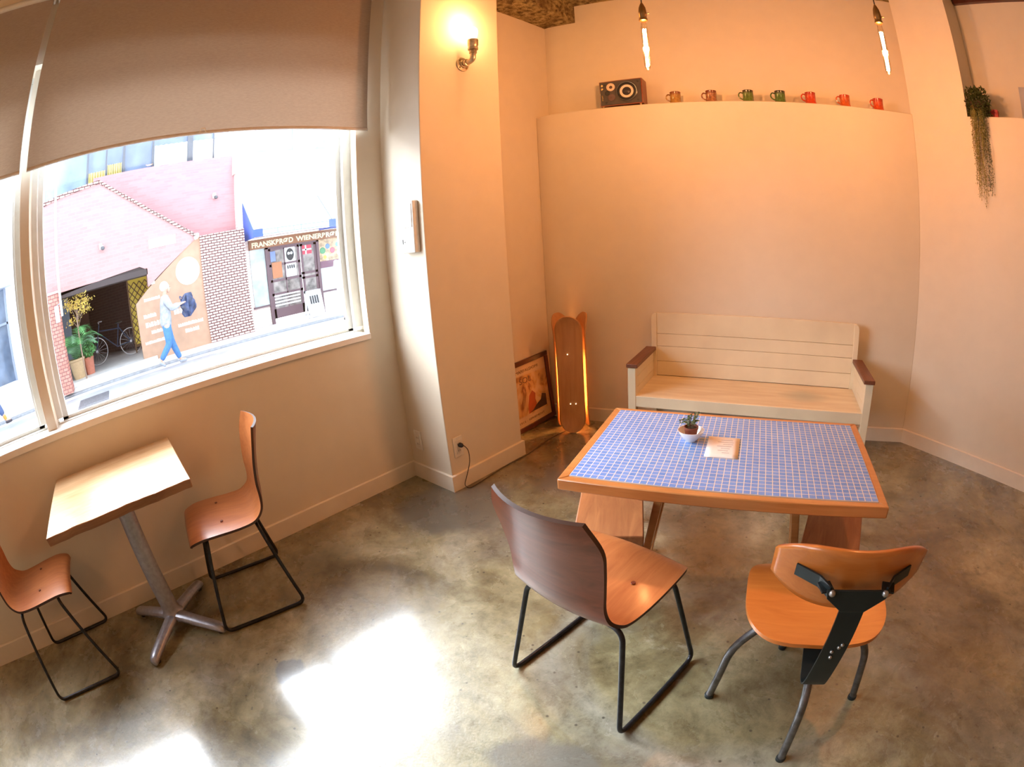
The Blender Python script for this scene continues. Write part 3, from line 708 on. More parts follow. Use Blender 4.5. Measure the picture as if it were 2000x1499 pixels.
# ================================================================ CREAM BENCH
bc = BW(-.872, -.052)
ben = empty('painted_bench', (bc.x, bc.y, 0), RZB - math.radians(2.2), 'chipped cream painted wooden settle with brown arm rests against the back wall', 'bench')
hw_ = .695
z0 = .395
MB().box(-hw_, hw_, -.475, -.02, z0 - .022, z0).build('seat', SEATW, ben, bev=.002)
MB().box(-hw_, hw_, -.497, -.475, z0 - .068, z0 + .001).build('front_rail', CREAM, ben, bev=.002)
for k, (a, b) in enumerate(((.397, .497), (.499, .602), (.604, .688), (.690, .832))):
    mb = MB()
    mb.box(-hw_ + .022, hw_ - .022, -.020, 0.0, a, b) if k < 3 else mb.box(-hw_ + .022, hw_ - .022, -.020, 0, a, b)
    mb.build('back_board', CREAM, ben, bev=.002)
for sx in (-1, 1):
    xo = sx * hw_
    pr = [(xo - sx * .022, 0), (xo + sx * .016, 0), (xo + sx * .016, .795), (xo + sx * .010, .815), (xo - sx * .004, .828), (xo - sx * .022, .832)]
    MB().prism(pr, -.004, .028, Matrix.Translation((0, 0, 0)) @ Matrix.Rotation(PI / 2, 4, 'X')).build('back_post', CREAM, ben, bev=.003)
    x0, x1 = sorted((xo - sx * .002, xo + sx * .046))
    MB().box(x0, x1, -.50, -.455, 0, .575).build('front_leg', CREAM, ben, bev=.002)
    for k, (a, b) in enumerate(((.375, .44), (.442, .508), (.510, .573))):
        xa, xb = sorted((xo, xo + sx * .018)); MB().box(xa, xb, -.46, -.012, a, b).build('side_board', CREAM, ben, bev=.002)
    xa, xb = sorted((xo - sx * .018, xo + sx * .052)); MB().box(xa, xb, -.515, -.03, .575, .600).build('arm_rest', ARMW, ben, bev=.004)
MB().box(-hw_, hw_, -.03, -.008, .30, .37).build('rear_rail', ARMW, ben, bev=.002)
for xx in (-hw_ + .01, -.01): MB().box(xx, xx + .022, -.47, -.02, .33, .372).build('cross_brace', ARMW, ben)

# ================================================================ LEDGE: SPEAKER AND MUGS
sp_c = BW(-1.733, .075)
spk = empty('bookshelf_speaker', (sp_c.x, sp_c.y, LZ), RZB + math.radians(-3), 'walnut speaker lying on its side on the ledge, drivers facing out', 'speaker')
cb = MB(); cb.box(-.155, .155, -.06, .055, .012, .207); cb.build('cabinet', SPKW, spk, bev=.002)
MB().box(-.147, .147, -.066, -.058, .020, .199).build('baffle', plain('speaker_baffle', (.06, .05, .045), .55), spk)
RXn = Matrix.Rotation(PI / 2, 4, 'X')
def ring(x, z, prof, name_, mat, par, y=-.066): return MB().lathe(prof, 28, Matrix.Translation((x, y, z)) @ RXn).build(name_, mat, par)
wf = ring(.045, .112, [(.066, -.002), (.077, -.001), (.079, .004), (.074, .008), (.068, .007), (.066, 0)], 'woofer', plain('woofer_ring', (.12, .12, .12), .3, .6), spk)
ring(.045, .112, [(.001, 0), (.066, 0), (.060, .004), (.050, .003)], 'surround', plain('rubber', (.02, .02, .02), .6), wf)
ring(.045, .112, [(.022, .001), (.048, .006), (.050, .004), (.047, .002)], 'cone', plain('white_cone', (.75, .62, .50), .6), wf)
ring(.045, .112, [(.026, .002), (.024, .006), (.012, .011), (.001, .012)], 'dust_cap', plain('dust_cap', (.03, .025, .03), .4), wf)
tw = ring(-.068, .155, [(.022, 0), (.030, .001), (.031, .005), (.026, .006), (.023, .002)], 'tweeter', plain('tweeter_ring', (.7, .55, .42), .35), spk)
ring(-.068, .155, [(.023, .001), (.012, .002), (.006, .006), (.001, .006)], 'dome', plain('dome', (.08, .05, .04), .3), tw)
ring(-.066, .075, [(.001, .0), (.012, .003), (.022, .001), (.027, .002), (.027, 0)], 'midrange', plain('midrange_cone', (.09, .035, .03), .4), spk)
ring(-.095, .112, [(.017, 0), (.019, .002), (.016, .003), (.015, .001)], 'port', SLOT, spk)
for x, z in ((-.112, .178), (-.108, .04), (.125, .182), (.122, .038)): ring(x, z, [(.007, 0), (.007, .003), (.001, .003)], 'corner_peg', SLOT, spk)
for z in (.172, .145): ring(-.131, z, [(.008, 0), (.008, .005), (.001, .005)], 'level_knob', BRASS, spk)
bd = text('badge', 'STUDIO', .012, BRASS, None, (0, 0, 0), (1, 0, 0), (0, 0, 1)); bd.parent = spk
bd.matrix_world = Matrix.Identity(4); bd.matrix_parent_inverse = Matrix.Identity(4)
bd.location = (-.128, -.067, .055); bd.rotation_euler = (PI / 2, -PI / 2, 0)
for x, y in ((-.135, -.05), (.135, -.05), (-.135, .045), (.135, .045)): MB().lathe([(.009, 0), (.010, .012)], 12, Matrix.Translation((x, y, 0))).build('foot', BRASS, spk)
tag(MB().tube(crom([BW(-1.60, .145, LZ + .03), BW(-1.56, .12, LZ + .012), BW(-1.525, .11, LZ + .004), BW(-1.50, .14, LZ + .003)], 5), .003, 8).build('speaker_cable', CORD), 'short cable trailing behind the speaker on the ledge', 'cable')

def glaze(name, c_low, c_rim, mott=.35):
    m, t, b = nt(name)
    n = N(t, 'ShaderNodeTexNoise', Scale=70.0, Detail=5.0); t.links.new(coords(t), n.inputs['Vector'])
    sp = t.nodes.new('ShaderNodeSeparateXYZ'); tcn = t.nodes.new('ShaderNodeTexCoord'); t.links.new(tcn.outputs['Object'], sp.inputs[0])
    ad = t.nodes.new('ShaderNodeMath'); ad.operation = 'MULTIPLY_ADD'; ad.inputs[1].default_value = .02; t.links.new(n.outputs[0], ad.inputs[0]); t.links.new(sp.outputs[2], ad.inputs[2])
    low = ramp(t, n.outputs[0], [(.35, tuple(c * (1 - mott) for c in c_low)), (.65, c_low)])
    f = mixc(t, low, c_rim, ramp(t, ad.outputs[0], [(.068, 0.0), (.086, 1.0)]))
    t.links.new(f, b.inputs['Base Color']); b.inputs['Roughness'].default_value = .18; b.inputs['Coat Weight'].default_value = .5
    return m
G = {'mustard': glaze('mustard_glaze', (.42, .24, .06), (.20, .06, .02)), 'speckle': glaze('speckled_brown_glaze', (.42, .19, .09), (.16, .04, .02), .6),
     'green': glaze('green_glaze', (.13, .20, .04), (.04, .03, .012)), 'dgreen': glaze('deep_green_glaze', (.10, .19, .045), (.035, .03, .015)),
     'red': glaze('red_glaze', (.62, .07, .025), (.36, .03, .012)), 'orange': glaze('orange_glaze', (.62, .12, .025), (.46, .05, .015)), 'red2': glaze('bright_red_glaze', (.66, .085, .02), (.42, .03, .012))}
mug_body = MB().lathe([(.001, 0), (.038, 0), (.041, .004), (.040, .010), (.0375, .016), (.037, .03), (.037, .078), (.0385, .084), (.0375, .086), (.0345, .083), (.034, .02), (.001, .012)], 28, cap=False)
hp = crom([(-.036, 0, .068), (-.052, 0, .072), (-.064, 0, .056), (-.060, 0, .036), (-.044, 0, .024), (-.037, 0, .022)], 5)
for u_, key, rot, lab in ((-1.365, 'mustard', -8, 'mustard yellow mug on the ledge, nearest the speaker'), (-1.12, 'speckle', -6, 'speckled brown mug on the ledge, between the yellow and a green one'),
        (-.868, 'green', -3, 'green mug on the ledge, beside the speckled brown mug'), (-.649, 'dgreen', 0, 'green mug on the ledge, beside the red mugs'),
        (-.438, 'red', 2, 'dark-rimmed red mug on the ledge, next to a green mug'), (-.193, 'orange', 5, 'orange mug on the ledge, between the two red ones'), (.052, 'red2', 8, 'bright red mug at the column end of the ledge')):
    q = BW(u_, .048, LZ)
    g = empty('mug', q, RZB + math.radians(rot + 6), lab, 'mug', 'coloured mugs on the ledge')
    mm = MB(); mm.v = list(mug_body.v); mm.f = list(mug_body.f); mm.mi = list(mug_body.mi); mm.build('mug_body', G[key], g)
    MB().tube(hp, .0048, 10).build('handle', G[key], g)

# ================================================================ RIGHT LEDGE: TRAILING PLANT, RED BLOCK, PICTURE CARD
q = RW(.515, .055, 2.256)
hpn = empty('trailing_plant', q, math.atan2(UC.y, UC.x), 'trailing green plant spilling over the right-hand ledge beside the column', 'plant')
MB().lathe([(.001, 0), (.060, 0), (.075, .10), (.078, .105), (.072, .105), (.068, .08), (.001, .078)], 20, cap=False).build('pot', plain('dark_basket', (.05, .03, .015), .8, bmp=.5), hpn)
TLEAF = plain('dark_trailing_leaf', (.055, .075, .018), .55, nscale=40, var=.4); TLEAF2 = plain('pale_trailing_leaf', (.24, .22, .06), .6, nscale=40, var=.35)
def leafy(mb, q, n, r, size):
    for k in range(n):
        o = q + Vector((random.gauss(0, r), random.gauss(0, r), random.gauss(0, r)))
        d = Vector((random.uniform(-1, 1), random.uniform(-1, .6), random.uniform(-1, .6))).normalized() * size * random.uniform(.7, 1.3); s_ = d.orthogonal().normalized() * size * .32
        mb.add([o, o + d * .5 + s_, o + d, o + d * .5 - s_], [(0, 1, 2, 3)])
cr = MB()
for i in range(1500):
    a = random.uniform(0, 2 * PI); r = abs(random.gauss(.055, .025)); z = random.uniform(.0, .215) ** 1.0
    rr_ = .098 * math.sqrt(max(.05, 1 - ((z - .10) / .15) ** 2)) * math.sqrt(random.random())
    leafy(cr, Vector((rr_ * math.cos(a) * 1.0, rr_ * math.sin(a) * .55 - .035, z - .01)), 1, .004, .020)
cr.build('crown', TLEAF, hpn, smooth=0)
def strands(specs, mat, name_, lsz, dens, jit):
    lm = MB()
    for x0, y0, L, sway, ph in specs:
        P_ = []; nseg = max(6, int(L / .03))
        for i in range(nseg + 1):
            t = i / nseg; P_.append(Vector((x0 + sway * t + .007 * math.sin(ph + t * 8), -.088 + y0 - .006 * math.sin(ph * 2 + t * 5), .06 - L * t)))
        P_[0] += Vector((0, .04, .01)); lm.tube(P_, .0011, 4, cap=False)
        for a, b in zip(P_, P_[1:]):
            for k in range(dens): leafy(lm, a.lerp(b, k / dens), 1, jit, lsz)
    lm.build(name_, mat, hpn, smooth=0)
sa = [(random.uniform(-.065, .02), random.uniform(-.02, .01), random.uniform(.45, .68), random.uniform(-.015, .02), random.uniform(0, 6)) for k in range(15)] + [(random.uniform(-.06, .05), 0, random.uniform(.2, .42), 0, random.uniform(0, 6)) for k in range(16)]
strands(sa, TLEAF2, 'pale_trails', .010, 5, .004)
sb_ = [(random.uniform(.035, .07), random.uniform(-.02, .01), random.uniform(.50, .62), random.uniform(-.01, .02), random.uniform(0, 6)) for k in range(4)] + [(random.uniform(-.01, .06), 0, random.uniform(.15, .35), 0, random.uniform(0, 6)) for k in range(6)]
strands(sb_, TLEAF, 'dark_trails', .010, 6, .005)
rc = RW(.612, .10, 2.256)
rk = empty('red_box', rc, math.atan2(UC.y, UC.x), 'small red box half hidden by the trailing plant', 'box')
MB().box(-.03, .03, -.02, .02, 0, .07).build('box_body', plain('red_card', (.5, .03, .03), .5), rk, bev=.002)
MB().box(-.031, .031, -.021, .021, .052, .073).build('lid', plain('red_card_lid', (.42, .025, .03), .5), rk, bev=.002)
pcq = RW(.925, .20, 2.256)
pc = empty('picture_card', pcq, math.atan2(UC.y, UC.x), 'picture card with grey sky and dark shape leaning at the right photo edge', 'picture')
Mt = Matrix.Rotation(math.radians(-8), 4, 'X')
MB().box(-.115, .16, -.004, .004, 0, .285, Mt).build('board', plain('card_grey_sky', (.42, .42, .46), .5, nscale=4, var=.25), pc)
MB().prism([(-.10, .004), (.15, .004), (.15, .20), (.02, .13), (-.03, .16), (-.055, .20), (-.08, .13)], .0042, .0056, Mt @ Matrix.Rotation(PI / 2, 4, 'X')).build('dark_shape', plain('card_dark', (.03, .035, .06), .5), pc, smooth=0)
MB().prism([(-.06, .145), (-.02, .13), (-.005, .165), (-.04, .19)], .0056, .007, Mt @ Matrix.Rotation(PI / 2, 4, 'X')).build('yellow_shape', plain('card_yellow', (.55, .42, .10), .5), pc, smooth=0)
MB().prism([(-.085, .135), (.02, .06), (.02, .045), (-.088, .12)], .0056, .007, Mt @ Matrix.Rotation(PI / 2, 4, 'X')).build('white_stroke', plain('card_white', (.7, .7, .72), .5), pc, smooth=0)

# ================================================================ FRAMED POSTER LEANING IN THE ALCOVE
lean = math.atan2(.035, .51)
pf = empty('framed_poster', (-2.308, 2.50, 0), 0, 'dark wood framed poster leaning on the alcove wall beside the skateboard lamp', 'poster')
Mp = Matrix.Rotation(-lean, 4, 'Y') @ Matrix.Rotation(math.radians(2.5), 4, 'X')
# local: y along wall (0.34 right .. -0.30 left), z up, x thickness towards room
fy0, fy1, H_ = -.31, .335, .515
fb = MB(); t_ = .034
fb.box(-.02, .008, fy0, fy1, 0, t_, Mp).box(-.02, .008, fy0, fy1, H_ - t_, H_, Mp).box(-.02, .008, fy0, fy0 + t_, t_, H_ - t_, Mp).box(-.02, .008, fy1 - t_, fy1, t_, H_ - t_, Mp)
fb.build('frame', FRAMEW, pf, bev=.003)
def poster_mat():
    m, t, b = nt('poster_print')
    n = N(t, 'ShaderNodeTexNoise', Scale=9.0, Detail=5.0, Distortion=1.5); t.links.new(coords(t, (1, 1, .7)), n.inputs['Vector'])
    f = ramp(t, n.outputs[0], [(.36, (.30, .13, .05)), (.47, (.66, .42, .18)), (.6, (.78, .60, .34))])
    sp = t.nodes.new('ShaderNodeSeparateXYZ'); tcn = t.nodes.new('ShaderNodeTexCoord'); t.links.new(tcn.outputs['Object'], sp.inputs[0])
    f = mixc(t, (.74, .60, .38), f, ramp(t, sp.outputs[2], [(.10, 0.0), (.115, 1.0), (.40, 1.0), (.41, 0.0)]))
    t.links.new(f, b.inputs['Base Color']); b.inputs['Roughness'].default_value = .25; return m
ps = MB().box(-.010, -.004, fy0 + t_ - .005, fy1 - t_ + .005, t_ - .005, H_ - t_ + .005, Mp).build('print', poster_mat(), pf)
MB().prism([(.06, .115), (.26, .115), (.262, .20), (.22, .215), (.20, .175), (.14, .15), (.10, .125)], 0, .0012, Mp @ Matrix.Translation((-.004, 0, 0)) @ Matrix(((0, 0, 1, 0), (1, 0, 0, 0), (0, 1, 0, 0), (0, 0, 0, 1)))).build('dark_hull', plain('poster_dark', (.05, .025, .015), .4), ps, smooth=0)
MB().prism([(.05, .11), (.055, .17), (.08, .24), (.12, .27), (.15, .24), (.14, .20), (.15, .16), (.10, .115)], 0, .0010, Mp @ Matrix.Translation((-.004, 0, 0)) @ Matrix(((0, 0, 1, 0), (1, 0, 0, 0), (0, 1, 0, 0), (0, 0, 0, 1)))).build('red_figure', plain('poster_red', (.42, .10, .03), .4), ps, smooth=0)
BR_ = plain('poster_brown_ink', (.16, .08, .04), .5)
def ptext(s, y, z, size, fit):
    o = text('lettering', s, size, BR_, None, (0, 0, 0), (0, 1, 0), (0, 0, 1), .0005, fit=fit)
    M = Mp @ Matrix.Translation((-.0035, y, z)) @ Matrix(((0, 0, 1, 0), (1, 0, 0, 0), (0, 1, 0, 0), (0, 0, 0, 1)))
    o.matrix_world = Matrix.Identity(4); o.data.transform(M); o.parent = ps
ptext('NAUTICO-MARFALDOMI', -.22, .425, .03, .44); ptext('VICAL - 1915 - SERIEMENT', -.20, .062, .022, .42)
ptext('SOL', .0, .345, .06, .13)

# ================================================================ OUTLETS, INTERCOM, CORD
def outlet(loc, rz, label, cat='outlet', slots=True, plug=False):
    o = empty('wall_outlet', loc, rz, label, cat)
    MB().box(-.035, .035, -.006, 0, -.060, .060).build('cover_plate', WHITEP, o, bev=.002)
    c = MB().box(-.017, .017, -.009, -.005, -.040, .040).build('socket_insert', WHITEP, o, bev=.0015)
    if slots:
        m = MB()
        for zz in (-.022, .018):
            m.box(-.008, -.006, -.0096, -.0088, zz - .006, zz + .006).box(.006, .008, -.0096, -.0088, zz - .005, zz + .005)
        m.build('slot', SLOT, c, smooth=0)
    return o
outlet((XP, 1.643, .258), PI / 2, 'cream wall outlet with black plug on the pillar front face')
outlet((-2.345, YP, .258), 0, 'cream outlet plate low on the window side of the pillar', slots=True)
cord = [(XP + .012, 1.650, .268), (XP + .04, 1.655, .268), (XP + .058, 1.668, .235), (XP + .05, 1.672, .16), (XP + .036, 1.650, .08), (XP + .034, 1.628, .03), (XP + .045, 1.645, .005), (XP + .05, 1.70, .004), (XP + .03, 1.95, .004), (XP + .03, 2.2, .004), (XP + .0, 2.45, .004), (-2.06, 2.62, .004), (-2.05, 2.70, .02)]
pl = empty('power_cord', (0, 0, 0), 0, 'black power cord plugged into the pillar outlet and running to the floor', 'cord')
MB().tube(crom(cord, 6), .0026, 8).build('cable', plain('brown_flex', (.05, .025, .012), .5), pl)
MB().lathe([(.001, 0), (.013, 0), (.014, .004), (.013, .020), (.008, .028), (.004, .032)], 16, Matrix.Translation((XP + .008, 1.650, .268)) @ RX).build('plug', CORD, pl)
ic = empty('intercom', (-2.165, YP, 1.485), 0, 'white wall intercom box on the daylit side of the pillar', 'intercom')
MB().box(-.060, .060, -.038, 0, -.135, .140).build('housing', WHITEP, ic, bev=.006)
MB().box(-.050, .050, -.042, -.037, .0, .125).build('handset', WHITEP, ic, bev=.008)
MB().box(-.046, -.040, -.0395, -.0375, -.085, -.06).box(-.028, -.022, -.0395, -.0375, -.078, -.072).build('button', SLOT, ic)


# ================================================================ THE STREET OUTSIDE
YZ = Matrix(((0, 0, 1, 0), (1, 0, 0, 0), (0, 1, 0, 0), (0, 0, 0, 1)))        # prism (y, z) extruded along x
BPINK = bricks('pink_brick', (.46, .25, .24), (.50, .28, .27), (.48, .30, .29), ms=.006)
BPINK2 = bricks('deep_pink_brick', (.47, .24, .25), (.52, .28, .29), (.48, .29, .30), bw=.24, bh=.06, ms=.004)
BPIER = bricks('pier_brick', (.70, .42, .36), (.78, .50, .44), (.08, .03, .03), bw=.15, bh=.062, ms=.011)
BPOST = bricks('gatepost_brick', (.56, .20, .15), (.62, .26, .20), (.22, .10, .09), bw=.12, bh=.07, ms=.009)
BPALE = bricks('pale_brick', (.80, .72, .68), (.84, .78, .74), (.66, .50, .46), ms=.006)
BDARK = bricks('dark_brick', (.065, .035, .035), (.085, .045, .04), (.12, .085, .08), bw=.22, bh=.075, ms=.008)
ASPH = plain('wet_asphalt', (.36, .37, .40), .45, nscale=3, var=.15)
PAVE = plain('pale_paving', (.66, .64, .62), .6, nscale=5, var=.08)
KERB = plain('kerb_grey', (.30, .31, .33), .7, nscale=12, var=.2)
WHITEB = plain('white_render', (.82, .82, .84), .6, nscale=2, var=.04)
TANW = plain('tan_mural_paint', (.44, .27, .18), .7, nscale=6, var=.08)
BLUEA = plain('blue_awning_cloth', (.06, .11, .42), .7); WHITEA = plain('white_awning_cloth', (.85, .86, .88), .7)
DOORB = plain('purple_brown_door', (.13, .075, .085), .45); SIGNB = plain('brown_signboard', (.26, .11, .05), .5); GOLD = plain('cream_gold_letters', (.76, .66, .42), .45)
SHOPG = plain('shop_glass_interior', (.34, .36, .36), .15, nscale=4, var=.5)
S('road', MB().box(-11.35, -2.9, -22, 26, -.32, -.12), ASPH, smooth=0)
S('pavement', MB().box(-18.5, -11.55, -3.2, 26, -.30, .0).box(-18.5, -11.55, -22, -3.2, -.30, -.03), PAVE, smooth=0)
S('bay_floor', MB().box(-18.5, -11.72, -1.9, .9, -.1, .08), PAVE, smooth=0)
S('kerb', MB().box(-11.55, -11.35, -22, 26, -.30, -.085), KERB, bev=.01)
S('gutter_strip', MB().box(-11.22, -10.95, -22, 26, -.12, -.116), WHITEB, smooth=0)
tag(MB().box(-10.35, -9.35, -1.15, -.45, -.119, -.112).build('manhole_cover', plain('manhole_iron', (.16, .16, .18), .5, .4, nscale=25, var=.4, bmp=.6)), 'dark rectangular drain cover set in the road outside', 'drain cover')

# pink brick building with gable wall, pier and open bay
pb = empty('brick_building', (-11.8, 0, 0), 0, 'pink brick building with sloping gable, dark entry bay and tan wall panel', 'building')
def P(mb, name, mat, par, **k):
    o = mb.build(name, mat, par, **k); o.matrix_parent_inverse = Matrix.Translation(-Vector(par.location)); return o
P(MB().prism([(-1.75, 1.98), (-1.75, 3.95), (-1.33, 4.03), (-.22, 4.14), (2.24, 2.50), (2.24, 2.41), (.93, 1.58), (.93, 1.97), (.76, 2.06), (-1.75, 1.90)], 0, -.30, Matrix.Translation((-11.8, 0, 0)) @ YZ), 'gable_wall', BPINK, pb, smooth=0)
P(MB().prism([(-1.75, 3.97), (-1.33, 4.05), (-.22, 4.17), (2.27, 2.50), (2.27, 2.42), (-.22, 4.09), (-1.33, 3.97), (-1.75, 3.89)], .03, -.33, Matrix.Translation((-11.8, 0, 0)) @ YZ), 'gable_coping', BPIER, pb, smooth=0)
P(MB().prism([(.55, 0), (2.34, 0), (2.34, 2.46), (2.18, 2.38), (.93, 1.55), (.57, 1.28)], -.02, -.24, Matrix.Translation((-11.8, 0, 0)) @ YZ), 'tan_wall_panel', TANW, pb, smooth=0)
P(MB().box(-12.3, -11.78, 2.34, 3.50, -.02, 2.45), 'brick_pier', BPIER, pb, smooth=0)
P(MB().box(-12.9, -12.55, -.4, 3.50, 2.3, 4.42).add([], []), 'upper_wall', BPINK2, pb, smooth=0)
P(MB().box(-12.5, -11.84, -1.75, .93, 1.98, 2.06).box(-12.5, -11.80, -1.75, .95, 1.86, 1.99), 'lintel', plain('dark_lintel', (.05, .035, .035), .6), pb, smooth=0)
P(MB().prism([(-12.0, -1.9), (-11.9, -1.9), (-12.0, -1.9)], 0, 2, None).box(-17.6, -12.0, -2.0, -1.9, 0, 2.6), 'bay_side_wall', BDARK, pb, smooth=0)
P(MB().prism([(-17.3, -.75), (-14.6, 1.2), (-14.4, 1.0), (-17.3, -1.0)], 0, 2.7), 'bay_rear_wall', bricks('dark_bay_brick', (.075, .04, .04), (.10, .05, .045), (.14, .10, .09), axis='yz', bw=.22, bh=.08), pb, smooth=0)
P(MB().box(-17.5, -17.3, -2.0, -.7, 0, 2.7), 'bay_end_wall', plain('bay_brown', (.16, .075, .06), .8), pb, smooth=0)
P(MB().box(-17.5, -12.1, -2.0, 2.3, 2.3, 2.45), 'bay_ceiling', plain('bay_soffit', (.07, .05, .05), .8), pb, smooth=0)
P(MB().box(-14.6, -14.4, 1.0, 2.3, 0, 2.7), 'bay_return_wall', BDARK, pb, smooth=0)
# painted roundel and lines of lettering on the tan panel
P(MB().lathe([(.001, 0), (.31, 0), (.31, .006), (.001, .006)], 40, Matrix.Translation((-11.82, 1.97, 1.73)) @ Matrix.Rotation(PI / 2, 4, 'Y')), 'roundel', plain('pale_roundel', (.80, .72, .60), .7), pb, smooth=0)
TANI = plain('roundel_ink', (.58, .52, .38), .7); PALEI = plain('pale_lettering', (.80, .70, .58), .7)
for y, z, w_, h in ((1.85, 1.80, .16, .10), (2.02, 1.66, .14, .12), (2.08, 1.82, .10, .08)):
    P(MB().prism([(y - w_ / 2, z), (y, z + h / 2), (y + w_ / 2, z + .02), (y + w_ * .2, z - h / 2)], 0, .004, Matrix.Translation((-11.812, 0, 0)) @ YZ), 'roundel_mark', TANI, pb, smooth=0)
for s_, y, z, sz, fit in (('BAKERY', .80, 1.30, .12, .50), ('OPEN', .80, .96, .10, .34), ('FRANSK', .78, .74, .13, .48), ('BROD', .82, .58, .10, .30), ('COFFEE BREAD', .70, .36, .085, .66), ('WIENER', 1.56, .84, .12, .46), ('DANISH BREAD', 1.56, .56, .085, .70), ('CAKE', 1.74, .40, .085, .34)):
    pass
def painted(y, z, w_, h, seed):
    r = random.Random(seed); x = y; mb = MB()
    while x < y + w_:
        cw = h * r.uniform(.45, .8)
        mb.prism([(x, z), (x + cw * .8, z), (x + cw * .8, z + h * r.uniform(.6, 1)), (x, z + h)], 0, .003, Matrix.Translation((-11.818, 0, 0)) @ YZ); x += cw
    P(mb, 'lettering_line', PALEI, pb, smooth=0)
for i, a in enumerate(((.78, 1.28, .42, .07), (.72, .92, .30, .09), (.74, .72, .46, .11), (.86, .56, .30, .08), (.66, .36, .56, .07), (1.50, .84, .46, .11), (1.62, 1.00, .26, .08), (1.56, .54, .62, .08), (1.72, .38, .36, .09), (.98, 1.62, .14, .26))): painted(*a, i)
P(MB().box(-11.83, -11.79, 1.03, 1.72, 2.40, 2.60), 'name_panel', WHITEB, pb, smooth=0)
def wall_lamp(y, z, x, lab):
    l_ = empty('security_lamp', (x, y, z), 0, lab, 'lamp', 'lamps on the brick wall outside')
    MB().box(0, .05, -.05, .05, -.02, .06).build('mount', WHITEB, l_, bev=.01)
    MB().ball((.09, .03, -.01), .055, 12, (1, 1, .8)).build('lens', plain('lens_grey' + str(int(y)), (.12, .12, .13), .3), l_)
    MB().box(.02, .14, -.06, .02, .03, .10).build('hood', WHITEB, l_, bev=.008)
wall_lamp(-.18, 2.66, -11.8, 'small white lamp above the dark entry bay outside')
wall_lamp(2.94, 3.40, -12.55, 'small white lamp high on the deep pink brick wall')
tag(MB().tube(crom([(-11.76, 2.28, 2.50), (-11.72, 2.26, 2.44), (-11.70, 2.20, 2.42)], 4), .045, 10).build('camera_housing', WHITEB), 'small white camera where the gable meets the brick pier', 'camera')

# gatepost, pipe, meter box
gp = empty('brick_gatepost', (-11.2, -1.5, 0), 0, 'red brick gatepost at the left of the entry bay', 'gatepost')
P(MB().box(-11.6, -11.2, -1.66, -1.37, -.03, 1.98), 'post', BPOST, gp, smooth=0)
P(MB().box(-11.62, -11.18, -1.68, -1.35, 1.98, 2.02), 'cap', PAVE, gp, bev=.01)
tag(MB().tube([(-11.15, -1.30, 1.5), (-11.15, -1.31, 4.6)], .03, 10).build('drain_pipe', WHITEB), 'white vertical pipe beside the brick gatepost', 'pipe')
mb_ = empty('meter_box', (-11.145, -1.42, 1.6), 0, 'grey white meter box on the gatepost', 'meter box')
MB().box(-.06, .06, -.05, .05, -.20, .12).build('housing', WHITEB, mb_, bev=.01)
MB().tube([(0, 0, .12), (0, .10, .16), (0, .14, .14)], .012, 8).build('conduit', GREYM, mb_)

# yellow lattice gate
gt = empty('lattice_gate', (-13.6, .5, 0), 0, 'yellow gate with brown wooden lattice in the entry bay', 'gate')
P(MB().box(-13.66, -13.63, .48, 1.15, .30, 1.90), 'yellow_panel', plain('yellow_panel', (.72, .56, .06), .5), gt, smooth=0)
lt = MB()
for k in range(-4, 12):
    for sgn in (1, -1):
        y0 = .48; y1 = 1.15; zc = .30 + k * .19
        pts_ = []
        for t in range(9):
            y = y0 + (y1 - y0) * t / 8; z = zc + sgn * (y - y0) * 1.15 + (0 if sgn == 1 else .77)
            if .30 <= z <= 1.90: pts_.append((-13.61, y, z))
        if len(pts_) > 1: lt.beam(pts_[0], pts_[-1], .022, .022, (1, 0, 0))
lt.box(-13.63, -13.58, .44, .48, .1, 2.0).box(-13.63, -13.58, .48, 1.15, .24, .30)
P(lt, 'lattice', plain('lattice_brown', (.12, .06, .02), .6), gt, smooth=0)

# bicycle behind
bi = empty('bicycle', (-14.4, .35, .08), 0, 'bicycle parked in the dark entry bay, only part showing', 'bicycle')
def wheel(y):
    w_ = MB(); R_ = .33
    w_.tube([(0, y + R_ * math.cos(2 * PI * k / 32), R_ + .01 + R_ * math.sin(2 * PI * k / 32)) for k in range(33)], .010, 8, cap=False)
    o = w_.build('wheel', plain('tyre' + str(int(y * 10)), (.55, .55, .58), .4), bi)
    s_ = MB()
    for k in range(16):
        a = 2 * PI * k / 16; s_.tube([(.01, y, R_ + .01), (0, y + R_ * .97 * math.cos(a), R_ + .01 + R_ * .97 * math.sin(a))], .0022, 4)
    s_.build('spokes', GREYM, o); MB().tube([(-.05, y, R_ + .01), (.05, y, R_ + .01)], .03, 10).build('hub', GREYM, o)
wheel(0.0); wheel(-1.06)
BLUEF = plain('bike_frame_blue', (.03, .05, .10), .35, .3)
fr = MB()
for a, b in (((0, 0, .34), (0, -.42, .30)), ((0, 0, .34), (0, -.32, .78)), ((0, -.42, .30), (0, -.30, .85)), ((0, -.42, .30), (0, -.90, .74)), ((0, -.33, .74), (0, -.89, .80)), ((0, -1.06, .34), (0, -.88, .96))): fr.tube([a, b], .016, 8)
fr.build('frame', BLUEF, bi)
MB().tube(fillet([(-.26, -.78, 1.02), (-.22, -.90, 1.03), (0, -.88, .97), (.22, -.90, 1.03), (.26, -.78, 1.02)], .06), .012, 8).build('handlebar', GREYM, bi)
MB().ball((0, -.29, .88), .09, 12, (.8, 1.3, .35)).build('saddle', CORD, bi)
bi.location.x = -13.75

